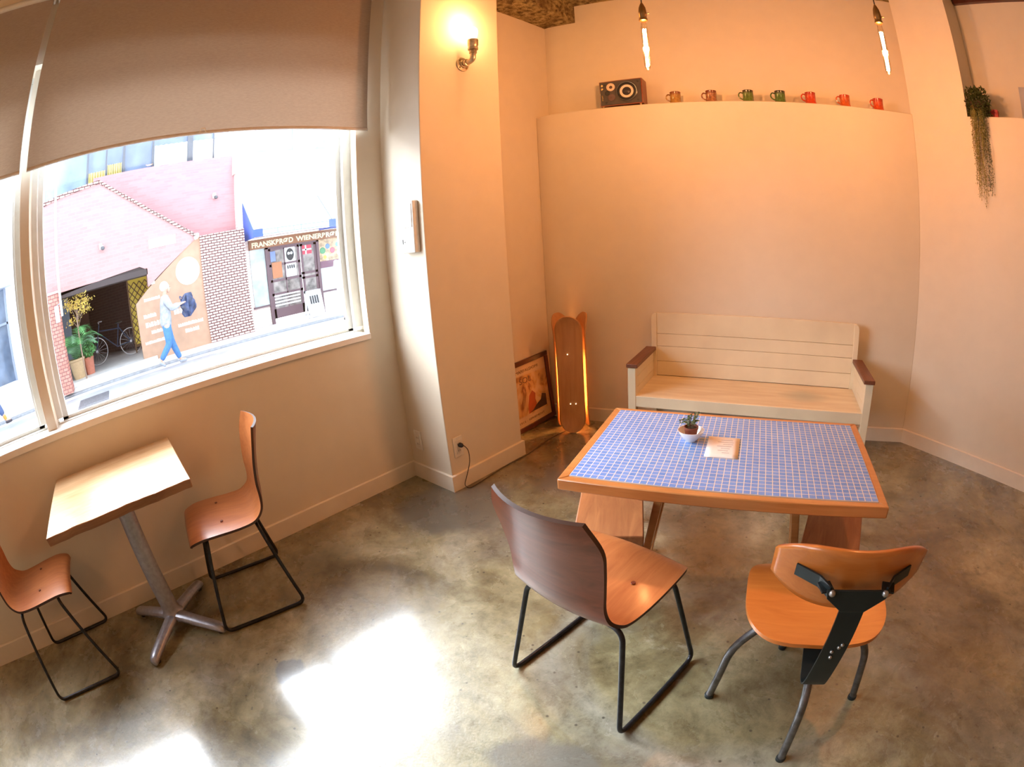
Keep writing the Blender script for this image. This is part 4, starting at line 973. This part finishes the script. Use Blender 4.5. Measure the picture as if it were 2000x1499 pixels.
# pots, palm, maple
PG = plain('fern_green', (.13, .36, .12), .5, nscale=8, var=.4); PG2 = plain('fern_blue_green', (.16, .32, .18), .5, nscale=8, var=.3)
pm = empty('potted_palm', (-12.3, -1.23, .08), 0, 'large green palm in a tan pot beside the brick gatepost outside', 'plant')
MB().lathe([(.001, 0), (.15, 0), (.19, .15), (.215, .38), (.235, .40), (.235, .44), (.21, .44), (.19, .40), (.001, .38)], 24, cap=False).build('pot', plain('tan_pot', (.52, .36, .20), .6), pm)
fr = MB(); fr2 = MB()
for i in range(26):
    a = i * 2.4 + random.uniform(-.2, .2); L = random.uniform(.65, .98); up = random.uniform(.8, 1.7)
    P_ = []
    for k in range(9):
        t = k / 8; P_.append(Vector((math.cos(a) * L * t * .95, math.sin(a) * L * t * .95, .42 + up * L * (t * 1.5 - t * t * 1.15))))
    (fr if i % 3 else fr2).tube(P_, .006, 4, cap=False)
    for k in range(1, 9):
        for j in range(3):
            q = P_[k - 1].lerp(P_[k], j / 3); d = (P_[k] - P_[k - 1]).normalized(); sd = d.cross(Vector((0, 0, 1))).normalized(); wl_ = .17 * math.sin(PI * min(.95, (k + j / 3) / 9.2)) + .04
            for sg in (1, -1):
                e_ = q + sd * sg * wl_ + d * wl_ * .6 - Vector((0, 0, .02)); (fr if i % 3 else fr2).add([q, q + d * .028, e_], [(0, 1, 2)])
fr.build('fronds', PG, pm, smooth=0); fr2.build('fronds_pale', PG2, pm, smooth=0)
s2 = empty('potted_shrub', (-12.45, -.92, .08), 0, 'smaller leafy plant in a red pot right of the palm outside', 'plant')
MB().lathe([(.001, 0), (.12, 0), (.15, .34), (.165, .36), (.15, .38), (.001, .35)], 20, cap=False).build('pot', plain('terracotta', (.48, .17, .11), .7), s2)
lv = MB()
for k in range(500):
    d = Vector((random.gauss(0, 1), random.gauss(0, 1), random.gauss(0, 1))).normalized(); leafy(lv, Vector((0, 0, .56)) + Vector((d.x * .22, d.y * .26, d.z * .22)) * random.random() ** .4, 1, .01, .07)
lv.build('leaves', PG, s2, smooth=0)
mp_ = empty('potted_maple', (-11.62, -1.06, .0), 0, 'slender small tree with yellow leaves standing behind the palm', 'tree')
tr = MB(); tr.tube(crom([(-.2, .05, 0), (-.18, .05, .8), (-.16, .06, 1.3), (-.1, .10, 1.55)], 5), [.018] * 16, 8)
br_ = [Vector((-.16, .06, 1.3)), Vector((-.13, .08, 1.45)), Vector((-.17, .055, 1.15))]
lv = MB(); tips = []
for k in range(16):
    a = random.uniform(0, 2 * PI); st_ = random.choice(br_); e_ = Vector((-.1 + .28 * math.cos(a), .16 + .34 * math.sin(a), random.uniform(1.35, 2.0) + .18 * math.sin(a))); m2 = st_.lerp(e_, .5) + Vector((0, 0, .08)); tr.tube([st_, m2, e_], .005, 5)
    for j in range(42): leafy(lv, m2.lerp(e_, random.random()), 1, .045, .05)
tr.build('trunk', plain('maple_bark', (.30, .20, .14), .7), mp_); lv.build('leaves', plain('yellow_leaf', (.66, .48, .10), .5, nscale=6, var=.35), mp_, smooth=0)

# bakery
bk_ = empty('bakery_shop', (-12.3, 4, 0), 0, 'bakery shopfront with brown lettered sign, brown doors and blue white awning', 'shop')
P(MB().box(-12.9, -12.32, 3.50, 4.25, 0, .50).box(-12.9, -12.32, 5.72, 10, 0, .54).box(-12.9, -12.325, 3.50, 3.76, .5, 2.2).box(-12.9, -12.32, 3.5, 10, 2.2, 3.9), 'wall', BPALE, bk_, smooth=0)
P(MB().box(-12.9, -12.34, 3.45, 10, 3.9, 6.2), 'upper_wall', BPALE, bk_, smooth=0)
P(MB().box(-12.33, -12.25, 3.72, 4.24, .47, .51).box(-12.33, -12.25, 5.72, 7.6, .52, .56), 'window_sill', DOORB, bk_, smooth=0)
g_ = P(MB().box(-12.36, -12.30, 3.76, 4.20, .51, 1.94), 'shop_window', plain('pale_shop_glass', (.50, .58, .58), .12, nscale=2, var=.35), bk_, smooth=0)
P(MB().box(-12.36, -12.30, 5.75, 7.6, .56, 1.94), 'shop_window', plain('bright_shop_glass', (.60, .66, .62), .12, nscale=2, var=.35), bk_, smooth=0)
P(MB().box(-12.30, -12.28, 5.75, 7.6, 1.32, 1.92), 'upper_window_display', plain('display_tan', (.50, .36, .22), .5, nscale=9, var=.5), bk_, smooth=0)
P(MB().box(-12.29, -12.27, 5.76, 7.6, 1.16, 1.34), 'striped_valance', plain('valance_purple', (.18, .09, .12), .6), bk_, smooth=0)
for i, (y, z, c, r) in enumerate(((5.86, 1.62, (.10, .28, .14), .09), (6.02, 1.72, (.12, .22, .45), .07), (6.16, 1.60, (.50, .12, .16), .08), (6.32, 1.74, (.20, .38, .48), .06), (6.44, 1.50, (.75, .58, .08), .08), (5.92, 1.44, (.72, .55, .10), .05))):
    P(MB().lathe([(.001, 0), (r, 0), (r * .8, .01), (.001, .012)], 12, Matrix.Translation((-12.28, y, z)) @ Matrix.Rotation(PI / 2, 4, 'Y')), 'window_ornament', plain('ornament%d' % i, c, .5), bk_, smooth=0)
fd = MB()
fd.box(-12.34, -12.24, 4.18, 4.26, .0, 1.92).box(-12.34, -12.24, 5.66, 5.74, .0, 1.92).box(-12.34, -12.24, 4.18, 5.74, 1.88, 1.95)
P(fd, 'door_frame', DOORB, bk_, smooth=0)
def door(y0, y1, name_, rows, lab):
    d = MB(); d.box(-12.31, -12.27, y0, y0 + .07, .12, 1.88).box(-12.31, -12.27, y1 - .07, y1, .12, 1.88).box(-12.31, -12.27, y0, y1, .12, .36).box(-12.31, -12.27, y0, y1, 1.82, 1.88)
    for z in rows: d.box(-12.31, -12.27, y0, y1, z - .03, z + .03)
    if y1 - y0 > .7: d.box(-12.31, -12.27, (y0 + y1) / 2 - .015, (y0 + y1) / 2 + .015, .36, 1.85)
    o = P(d, name_, DOORB, bk_, smooth=0)
    q = MB().box(-12.30, -12.28, y0 + .05, y1 - .05, .34, 1.84).build('door_glass', plain('door_glass_%d' % int(y0 * 10), (.22, .19, .17), .12, nscale=6, var=.6), o, smooth=0); o['label'] = lab
    return o
d1 = door(4.26, 5.17, 'door', (1.45, 1.06, .72), 'wide glazed door with posters and shelves behind')
d2 = door(5.19, 5.66, 'door', (1.12, 1.0, .62), 'narrow door with a red flag sticker')
def dpart(name_, mb, mat, par): return mb.build(name_, mat, par, smooth=0)
RY = Matrix.Rotation(PI / 2, 4, 'Y')
dpart('poster_sheet', MB().box(-12.268, -12.262, 4.73, 5.03, 1.48, 1.84), WHITEB, d1)
dpart('round_emblem', MB().lathe([(.001, 0), (.125, 0), (.125, .006), (.001, .006)], 28, Matrix.Translation((-12.262, 4.88, 1.66)) @ RY @ Matrix.Diagonal((1.25, .9, 1, 1))), SLOT, d1)
dpart('emblem_eye', MB().lathe([(.001, 0), (.036, 0), (.036, .003), (.001, .003)], 16, Matrix.Translation((-12.255, 4.84, 1.69)) @ RY).lathe([(.001, 0), (.036, 0), (.036, .003), (.001, .003)], 16, Matrix.Translation((-12.255, 4.92, 1.69)) @ RY), WHITEB, d1)
dpart('notice_sheet', MB().box(-12.268, -12.262, 4.73, 5.03, 1.10, 1.43), WHITEB, d1)
for k in range(4): dpart('notice_mark', MB().box(-12.262, -12.258, 4.77 + .06 * k, 4.81 + .06 * k, 1.30, 1.39), SLOT, d1)
dpart('blue_note', MB().box(-12.268, -12.262, 4.32, 4.46, 1.55, 1.80), plain('blue_note', (.16, .22, .52), .5), d1)
dpart('orange_note', MB().box(-12.268, -12.264, 4.34, 4.62, 1.12, 1.52), plain('orange_note', (.40, .16, .07), .5), d1)
for k, z in enumerate((.42, .50, .58, .66)): dpart('tray_shelf', MB().box(-12.268, -12.262, 4.32, 5.06, z, z + .035), WHITEB, d1)
dpart('flag_red', MB().box(-12.268, -12.262, 5.25, 5.52, 1.60, 1.83), plain('flag_red', (.66, .05, .08), .5), d2)
dpart('flag_cross', MB().box(-12.262, -12.259, 5.25, 5.52, 1.695, 1.735).box(-12.262, -12.259, 5.33, 5.37, 1.60, 1.83), WHITEB, d2)
P(MB().box(-12.30, -12.20, 3.74, 7.8, 1.92, 2.16), 'signboard', SIGNB, bk_, smooth=0)
t_ = text('sign_lettering', 'FRANSKBR\u00d8D', .175, GOLD, None, (-12.195, 3.80, 1.965), (0, 1, 0), (0, 0, 1), .004, .006, fit=1.18); 
t2 = text('sign_lettering', 'WIENERBR\u00d8D', .175, GOLD, None, (-12.195, 5.06, 1.965), (0, 1, 0), (0, 0, 1), .004, .006, fit=1.33)
for q in (t_, t2): q.parent = bk_; q.matrix_parent_inverse = Matrix.Translation(-Vector(bk_.location))
P(MB().prism([(-12.3, 3.12), (-11.5, 2.38), (-11.5, 2.36), (-12.3, 3.06)], 3.66, 5.80, Matrix(((1, 0, 0, 0), (0, 0, 1, 0), (0, 1, 0, 0), (0, 0, 0, 1)))), 'awning_top', WHITEA, bk_, smooth=0)
for y in (3.64, 5.80):
    P(MB().prism([(-12.3, 3.12), (-11.5, 2.38), (-11.5, 2.16), (-12.3, 2.16)], y, y + .02, Matrix(((1, 0, 0, 0), (0, 0, 1, 0), (0, 1, 0, 0), (0, 0, 0, 1)))), 'awning_side', BLUEA, bk_, smooth=0)
P(MB().box(-11.50, -11.48, 3.64, 3.90, 2.17, 2.35).box(-11.50, -11.48, 5.72, 6.05, 2.17, 2.37).box(-12.3, -11.5, 5.82, 7.5, 2.17, 2.36), 'awning_valance_blue', BLUEA, bk_, smooth=0)
P(MB().box(-11.50, -11.48, 3.90, 5.72, 2.17, 2.35), 'awning_valance', WHITEA, bk_, smooth=0)
P(MB().box(-11.48, -11.47, 3.90, 5.72, 2.31, 2.33).box(-11.48, -11.47, 3.90, 5.72, 2.20, 2.22).box(-11.48, -11.47, 4.28, 4.30, 2.22, 2.31).box(-11.48, -11.47, 4.72, 4.74, 2.22, 2.31).box(-11.48, -11.47, 4.92, 4.94, 2.22, 2.31), 'awning_trim', plain('trim_blue_grey', (.22, .28, .48), .6), bk_, smooth=0)
uw = P(MB().box(-12.34, -12.28, 4.05, 6.5, 4.38, 5.4), 'upper_window', plain('upper_glass', (.34, .38, .46), .15, nscale=2, var=.3), bk_, smooth=0)
P(MB().box(-12.30, -12.24, 4.0, 6.6, 4.33, 4.39).box(-12.30, -12.24, 5.1, 5.2, 4.38, 5.4), 'upper_window_frame', plain('upper_frame', (.48, .46, .52), .5), bk_, smooth=0)

# A-frame board
af = empty('a_frame_sign', (-11.62, 5.15, .0), 0, 'white A-frame board standing before the bakery door', 'sign')
for sg in (1, -1):
    Ma = Matrix.Translation((sg * .16, 0, 0)) @ Matrix.Rotation(-sg * math.radians(14), 4, 'Y')
    f = MB().box(-.015, .015, -.22, -.17, 0, .70, Ma).box(-.015, .015, .17, .22, 0, .70, Ma).box(-.015, .015, -.22, .22, .65, .70, Ma).box(-.015, .015, -.22, .22, .08, .14, Ma).build('board_frame', WHITEB, af)
    if sg == 1:
        MB().box(-.006, .006, -.17, .17, .14, .65, Ma).build('panel', plain('grey_board', (.45, .45, .48), .5), af)
        m = MB()
        for k in range(4): m.box(.006, .010, -.12 + .065 * k, -.08 + .065 * k, .36, .56, Ma)
        m.build('lettering', SLOT, af, smooth=0)

# building behind, above the walls
ub = empty('upper_building', (-14, 0, 0), 0, 'upper floor of a building with curtained windows above the pink walls', 'building')
P(MB().box(-14.6, -14.2, -3.0, 3.9, 2.7, 4.3).box(-14.6, -14.2, -3.0, 3.9, 5.9, 6.3), 'wall', plain('blue_grey_cladding', (.40, .44, .52), .4, nscale=3, var=.1), ub, smooth=0)
P(MB().box(-14.35, -14.3, -3.0, 3.9, 4.2, 6.0), 'window_band', plain('sky_reflection_glass', (.13, .18, .28), .1, nscale=1.5, var=.3), ub, smooth=0)  # bluish sky reflection painted into the pane colour
YC = plain('yellow_curtain', (.48, .42, .16), .8); WC = plain('white_curtain', (.70, .72, .74), .8)
def curtain(y0, y1, z1, mat, name_='curtain'):
    P(MB().grid(lambda u, v: Vector((-14.22 + .03 * math.sin(u * 40), y0 + (y1 - y0) * u, 4.2 + (z1 - 4.2) * v)), 40, 2), name_, mat, ub, smooth=0)
curtain(-.62, -.08, 4.98, YC); curtain(-.02, .44, 5.1, YC); curtain(1.45, 2.48, 5.4, WC, 'pale_curtain'); curtain(2.66, 3.8, 5.4, WC, 'pale_curtain')
P(MB().box(-14.24, -14.18, -.08, -.03, 4.2, 5.9).box(-14.24, -14.18, .46, .54, 4.2, 5.9).box(-14.24, -14.18, 1.38, 1.44, 4.2, 5.9).box(-14.24, -14.18, 2.49, 2.65, 4.2, 5.9).box(-14.24, -14.18, 3.30, 3.33, 4.2, 5.9).box(-14.24, -14.18, -.68, -.62, 4.2, 5.9), 'window_mullion', plain('dark_mullion', (.06, .07, .09), .5), ub, smooth=0)
P(MB().box(-14.24, -14.2, .66, 1.3, 4.35, 4.80), 'office_screen', WHITEB, ub, smooth=0)

# white building left
lb = empty('white_building', (-11.9, -6, 0), 0, 'white rendered building with dark blue windows at the far left', 'building')
P(MB().box(-12.6, -12.0, -12, -2.95, 2.5, 7).box(-12.6, -12.0, -2.95, -1.80, -.03, 7).box(-12.6, -12.0, -12, -2.95, -.03, .55), 'wall', WHITEB, lb, smooth=0)
P(MB().box(-12.5, -12.1, -12, -2.95, .55, 2.5), 'shop_glass', plain('left_shop_glass', (.13, .17, .24), .12, nscale=2, var=.4), lb, smooth=0)
P(MB().box(-12.1, -11.98, -4.2, -4.12, .55, 2.5).box(-12.1, -11.98, -2.99, -2.93, .55, 2.5).box(-12.1, -11.98, -12, -2.95, 1.75, 1.80), 'shop_frame', plain('shop_frame_blue', (.22, .26, .34), .5), lb, smooth=0)
P(MB().box(-12.02, -11.7, -12, -2.72, 2.50, 2.62), 'canopy', plain('canopy_grey', (.42, .46, .54), .5), lb, smooth=0)
P(MB().box(-12.02, -11.97, -6, -3.05, 2.95, 3.55).box(-12.02, -11.97, -6, -3.05, 3.7, 4.3), 'upper_window', plain('left_upper_glass', (.20, .30, .46), .12, nscale=2, var=.3), lb, smooth=0)
S('alley_gap_wall', MB().box(-15, -14.9, -2.2, -1.5, -.1, 7), plain('alley_blue', (.30, .36, .46), .7), smooth=0)

# ---------------------------------------------------------------- people
SKIN = plain('skin', (.56, .34, .25), .55); HAIRW = plain('white_hair', (.72, .70, .66), .8); HAIRD = plain('dark_hair', (.05, .04, .035), .7)
def skin_body(name, chains, mat, parent, levels=2):
    vs = []; es = []; rad = []; idx = {}
    for ch_ in chains:
        prev = None
        for p, r in ch_:
            key = (round(p[0], 4), round(p[1], 4), round(p[2], 4))
            if key not in idx: idx[key] = len(vs); vs.append(p); rad.append(r)
            if prev is not None and prev != idx[key]: es.append((prev, idx[key]))
            prev = idx[key]
    me = bpy.data.meshes.new(name); me.from_pydata(vs, es, []); me.materials.append(mat)
    o = bpy.data.objects.new(name, me); COL.objects.link(o); o.parent = parent
    md = o.modifiers.new('skin', 'SKIN'); md.use_smooth_shade = True
    for i, v in enumerate(me.skin_vertices[0].data):
        r = rad[i]; v.radius = (r, r) if not isinstance(r, tuple) else r; v.use_root = (i == 0)
    sd = o.modifiers.new('sub', 'SUBSURF'); sd.levels = levels; sd.render_levels = levels
    return o
def lerp(a, b, t): return tuple(x + (y - x) * t for x, y in zip(a, b))
def person(loc, rz, label, J, jacket, trousers, hair, shoes, sock=None):
    # J: joints in local space; local +y is the way the person faces
    p = empty('person', loc, rz, label, 'person')
    pel, che, nek, hd = J['pelvis'], J['chest'], J['neck'], J['head']
    ch = [[(pel, .115), (lerp(pel, che, .45), .105), (che, .125), (lerp(che, nek, .7), .075), (nek, .052), (lerp(nek, hd, .35), .052), (hd, .085), (lerp(nek, hd, 1.5), .070)]]
    for s_ in 'LR':
        hip, kn, an, toe = J['hip' + s_], J['knee' + s_], J['ank' + s_], J['toe' + s_]
        ch.append([(pel, .115), (hip, .088), (lerp(hip, kn, .5), .072), (kn, .052), (lerp(kn, an, .35), .052), (an, .034), (toe, .030)])
        sh, el, wr = J['sho' + s_], J['elb' + s_], J['wri' + s_]
        hand = lerp(el, wr, 1.22)
        ch.append([(che, .125), (sh, .058), (lerp(sh, el, .5), .046), (el, .038), (wr, .026), (hand, .034)])
        d = (Vector(wr) - Vector(el)).normalized(); sd = d.cross(Vector((0, 0, 1))).normalized(); up = sd.cross(d)
        for k in range(4):
            b0 = Vector(hand) + sd * (.024 - .016 * k) + d * .02; ln = (.030, .036, .034, .026)[k]
            m1 = b0 + d * ln - up * .006; m2 = m1 + d * ln * .6 - up * .022
            ch.append([(hand, .034), (tuple(b0), .0095), (tuple(m1), .0088), (tuple(m2), .0078)])
        tb_ = Vector(hand) - d * .01 + up * .0; t1 = tb_ + sd * .036 - up * .012 + d * .012; ch.append([(hand, .034), (tuple(t1), .010), (tuple(t1 + d * .028 - up * .014), .0085)])
    skin_body('body', ch, SKIN, p)
    q = [[(lerp(pel, che, -.28), (.175, .150)), (lerp(pel, che, .05), (.175, .150)), (lerp(pel, che, .5), (.165, .14)), (che, (.165, .14)), (lerp(che, nek, .75), .09), (lerp(che, nek, .95), .066)]]
    for s_ in 'LR':
        sh, el, wr = J['sho' + s_], J['elb' + s_], J['wri' + s_]
        q.append([(che, (.165, .14)), (sh, .092), (lerp(sh, el, .5), .080), (el, .072), (lerp(el, wr, .55), .064), (lerp(el, wr, .93), .052)])
    skin_body('jacket', q, jacket, p)
    q = [[(lerp(pel, che, .12), .135), (pel, .138)]]
    for s_ in 'LR':
        hip, kn, an = J['hip' + s_], J['knee' + s_], J['ank' + s_]
        q.append([(pel, .138), (hip, .112), (lerp(hip, kn, .5), .100), (kn, .082), (lerp(kn, an, .5), .074), (lerp(kn, an, .92 if sock is None else .72), .060)])
    skin_body('trousers', q, trousers, p)
    for s_ in 'LR':
        an, toe = Vector(J['ank' + s_]), Vector(J['toe' + s_]); d = toe - an
        skin_body('shoe', [[(tuple(an - d * .35 - Vector((0, 0, .035))), (.034, .036)), (tuple(an + Vector((0, 0, -.03))), .043), (tuple(an + d * .6 - Vector((0, 0, .012))), (.042, .036)), (tuple(toe + d * .15), (.038, .026))]], shoes, p)
        if sock is not None: skin_body('sock', [[(tuple(Vector(lerp(J['ank' + s_], J['knee' + s_], .34))), .047), (tuple(an), .042)]], sock, p)
    h = Vector(hd); f = Vector(J.get('face', (0, 1, 0))).normalized()
    hm = MB(); hm.ball(tuple(h + Vector((0, 0, .045)) - f * .018), .104, 18, (.92, 1.02, 1.0)); hm.build('hair', hair, p)
    fx = f.cross(Vector((0, 0, 1))).normalized()
    fc = MB().ball(tuple(h + f * .072 + Vector((0, 0, .0))), .082, 16, (.82, .55, 1.12)).build('face', SKIN, p)
    MB().tube([tuple(h + f * .105 + Vector((0, 0, .03))), tuple(h + f * .132 + Vector((0, 0, -.005)))], [.007, .013], 8).build('nose', SKIN, fc)
    m = MB()
    for sx in (-1, 1): m.ball(tuple(h + f * .108 + fx * sx * .030 + Vector((0, 0, .028))), .010, 8)
    m.build('eye', HAIRD, fc)
    MB().tube([tuple(h + f * .112 - fx * .022 - Vector((0, 0, .042))), tuple(h + f * .118 - Vector((0, 0, .044))), tuple(h + f * .112 + fx * .022 - Vector((0, 0, .042)))], .005, 6).build('mouth', plain('lips' + label[:4], (.40, .16, .13), .6), fc)
    for sx in (-1, 1): MB().ball(tuple(h + fx * sx * .082 + Vector((0, 0, .0))), .028, 10, (.5, .7, 1.1)).build('ear', SKIN, p)
    return p
walk = dict(pelvis=(0, -.02, .90), chest=(0, .02, 1.28), neck=(0, .03, 1.44), head=(0, .06, 1.57), face=(0, 1, -.12),
    hipL=(-.09, -.02, .86), kneeL=(-.09, .06, .47), ankL=(-.09, .20, .08), toeL=(-.09, .33, .05),
    hipR=(.09, -.02, .86), kneeR=(.09, -.03, .47), ankR=(.09, -.30, .17), toeR=(.09, -.21, .07),
    shoL=(-.17, .02, 1.38), elbL=(-.20, .14, 1.14), wriL=(-.14, .36, 1.20), shoR=(.17, .02, 1.38), elbR=(.20, .14, 1.14), wriR=(.14, .36, 1.20))
DENIM = plain('blue_denim', (.06, .18, .42), .75, nscale=20, var=.15); JACK = plain('pale_grey_jacket', (.33, .35, .38), .7, nscale=14, var=.2)
person((-10.8, 1.17, -.12), 0, 'person with white hair in pale jacket and jeans walking past, holding a dark bag up', walk, JACK, DENIM, HAIRW, plain('grey_shoe', (.30, .33, .38), .6))
bg = empty('plastic_bag', (-10.8, 1.72, 1.02), 0, 'crumpled dark blue plastic bag held up by the walking person', 'bag')
def bag_fn(u, v):
    a = 2 * PI * u; r = (.03 + .12 * math.sin(PI * min(1, v * .9 + .05)) ** .8) * (1 + .34 * math.sin(a * 3 + v * 9) + .22 * math.sin(a * 7 + v * 5)); 
    return Vector((r * math.cos(a) * .7, r * math.sin(a) + (v - .5) * .05, -.24 + .48 * v))
MB().grid(bag_fn, 33, 14).build('bag_body', plain('dark_blue_plastic', (.035, .055, .13), .25, nscale=9, var=.6), bg, smooth=60)
MB().tube(crom([(0, -.10, .15), (0, -.17, .20), (0, -.15, .10)], 5), .012, 8).build('handle', MATS['dark_blue_plastic'], bg)
stand = dict(pelvis=(0, -.02, .90), chest=(0, .02, 1.28), neck=(0, .03, 1.44), head=(0, .05, 1.57), face=(0, 1, -.1),
    hipL=(-.09, -.02, .86), kneeL=(-.10, .02, .47), ankL=(-.10, .06, .08), toeL=(-.10, .20, .05), hipR=(.09, -.02, .86), kneeR=(.10, -.04, .47), ankR=(.10, -.12, .09), toeR=(.10, .02, .05),
    shoL=(-.17, .02, 1.38), elbL=(-.20, .0, 1.10), wriL=(-.17, .16, .92), shoR=(.17, .02, 1.38), elbR=(.20, .0, 1.10), wriR=(.17, .16, .92))
person((-10.5, 5.47, -.12), math.radians(20), 'person in pale blue clothes at the right edge of the window', stand, plain('white_coat', (.74, .76, .80), .7), plain('pale_blue_trousers', (.50, .60, .76), .7), HAIRW, HAIRD)
step = dict(walk); step.update(kneeL=(-.09, .16, .50), ankL=(-.09, .34, .12), toeL=(-.09, .47, .09), wriL=(-.18, .10, .92), wriR=(.18, -.10, .92), elbL=(-.2, .02, 1.12), elbR=(.2, -.06, 1.12))
person((-10.68, -3.52, -.12), 0, 'person in blue with orange sock, cut off by the left edge', step, plain('navy_coat', (.06, .09, .20), .7), plain('navy_trousers', (.07, .11, .24), .7), HAIRD, plain('dark_shoe', (.05, .04, .05), .5), plain('orange_sock', (.80, .28, .05), .7))

# every small fitting becomes a part of its own
def split_loose(names):
    for o in list(bpy.data.objects):
        if o.type != 'MESH' or o.name.split('.')[0] not in names: continue
        me = o.data; nv = len(me.vertices); par = list(range(nv))
        def find(a):
            while par[a] != a: par[a] = par[par[a]]; a = par[a]
            return a
        for e_ in me.edges: par[find(e_.vertices[0])] = find(e_.vertices[1])
        groups = {}
        for p_ in me.polygons: groups.setdefault(find(p_.vertices[0]), []).append(p_)
        if len(groups) < 2: continue
        base = o.name.split('.')[0]
        for k, ps_ in enumerate(groups.values()):
            used = sorted({v for p_ in ps_ for v in p_.vertices}); mp = {v: i for i, v in enumerate(used)}
            m2 = bpy.data.meshes.new(base); m2.from_pydata([tuple(me.vertices[v].co) for v in used], [], [tuple(mp[v] for v in p_.vertices) for p_ in ps_])
            for m_i in me.materials: m2.materials.append(m_i)
            m2.polygons.foreach_set('use_smooth', [True] * len(m2.polygons)); m2.set_sharp_from_angle(angle=math.radians(35))
            n_ = o.copy(); n_.data = m2; COL.objects.link(n_)
        bpy.data.objects.remove(o)
split_loose({'screw', 'inner_strut', 'bolt_hole', 'bracket', 'seat_plate', 'rivet', 'bolt', 'slot', 'button', 'emblem_eye', 'window_sill', 'shop_frame', 'awning_valance_blue',
             'window_mullion', 'eye', 'upper_window', 'flag_cross', 'wing', 'awning_trim', 'lettering_line', 'back_strap'})
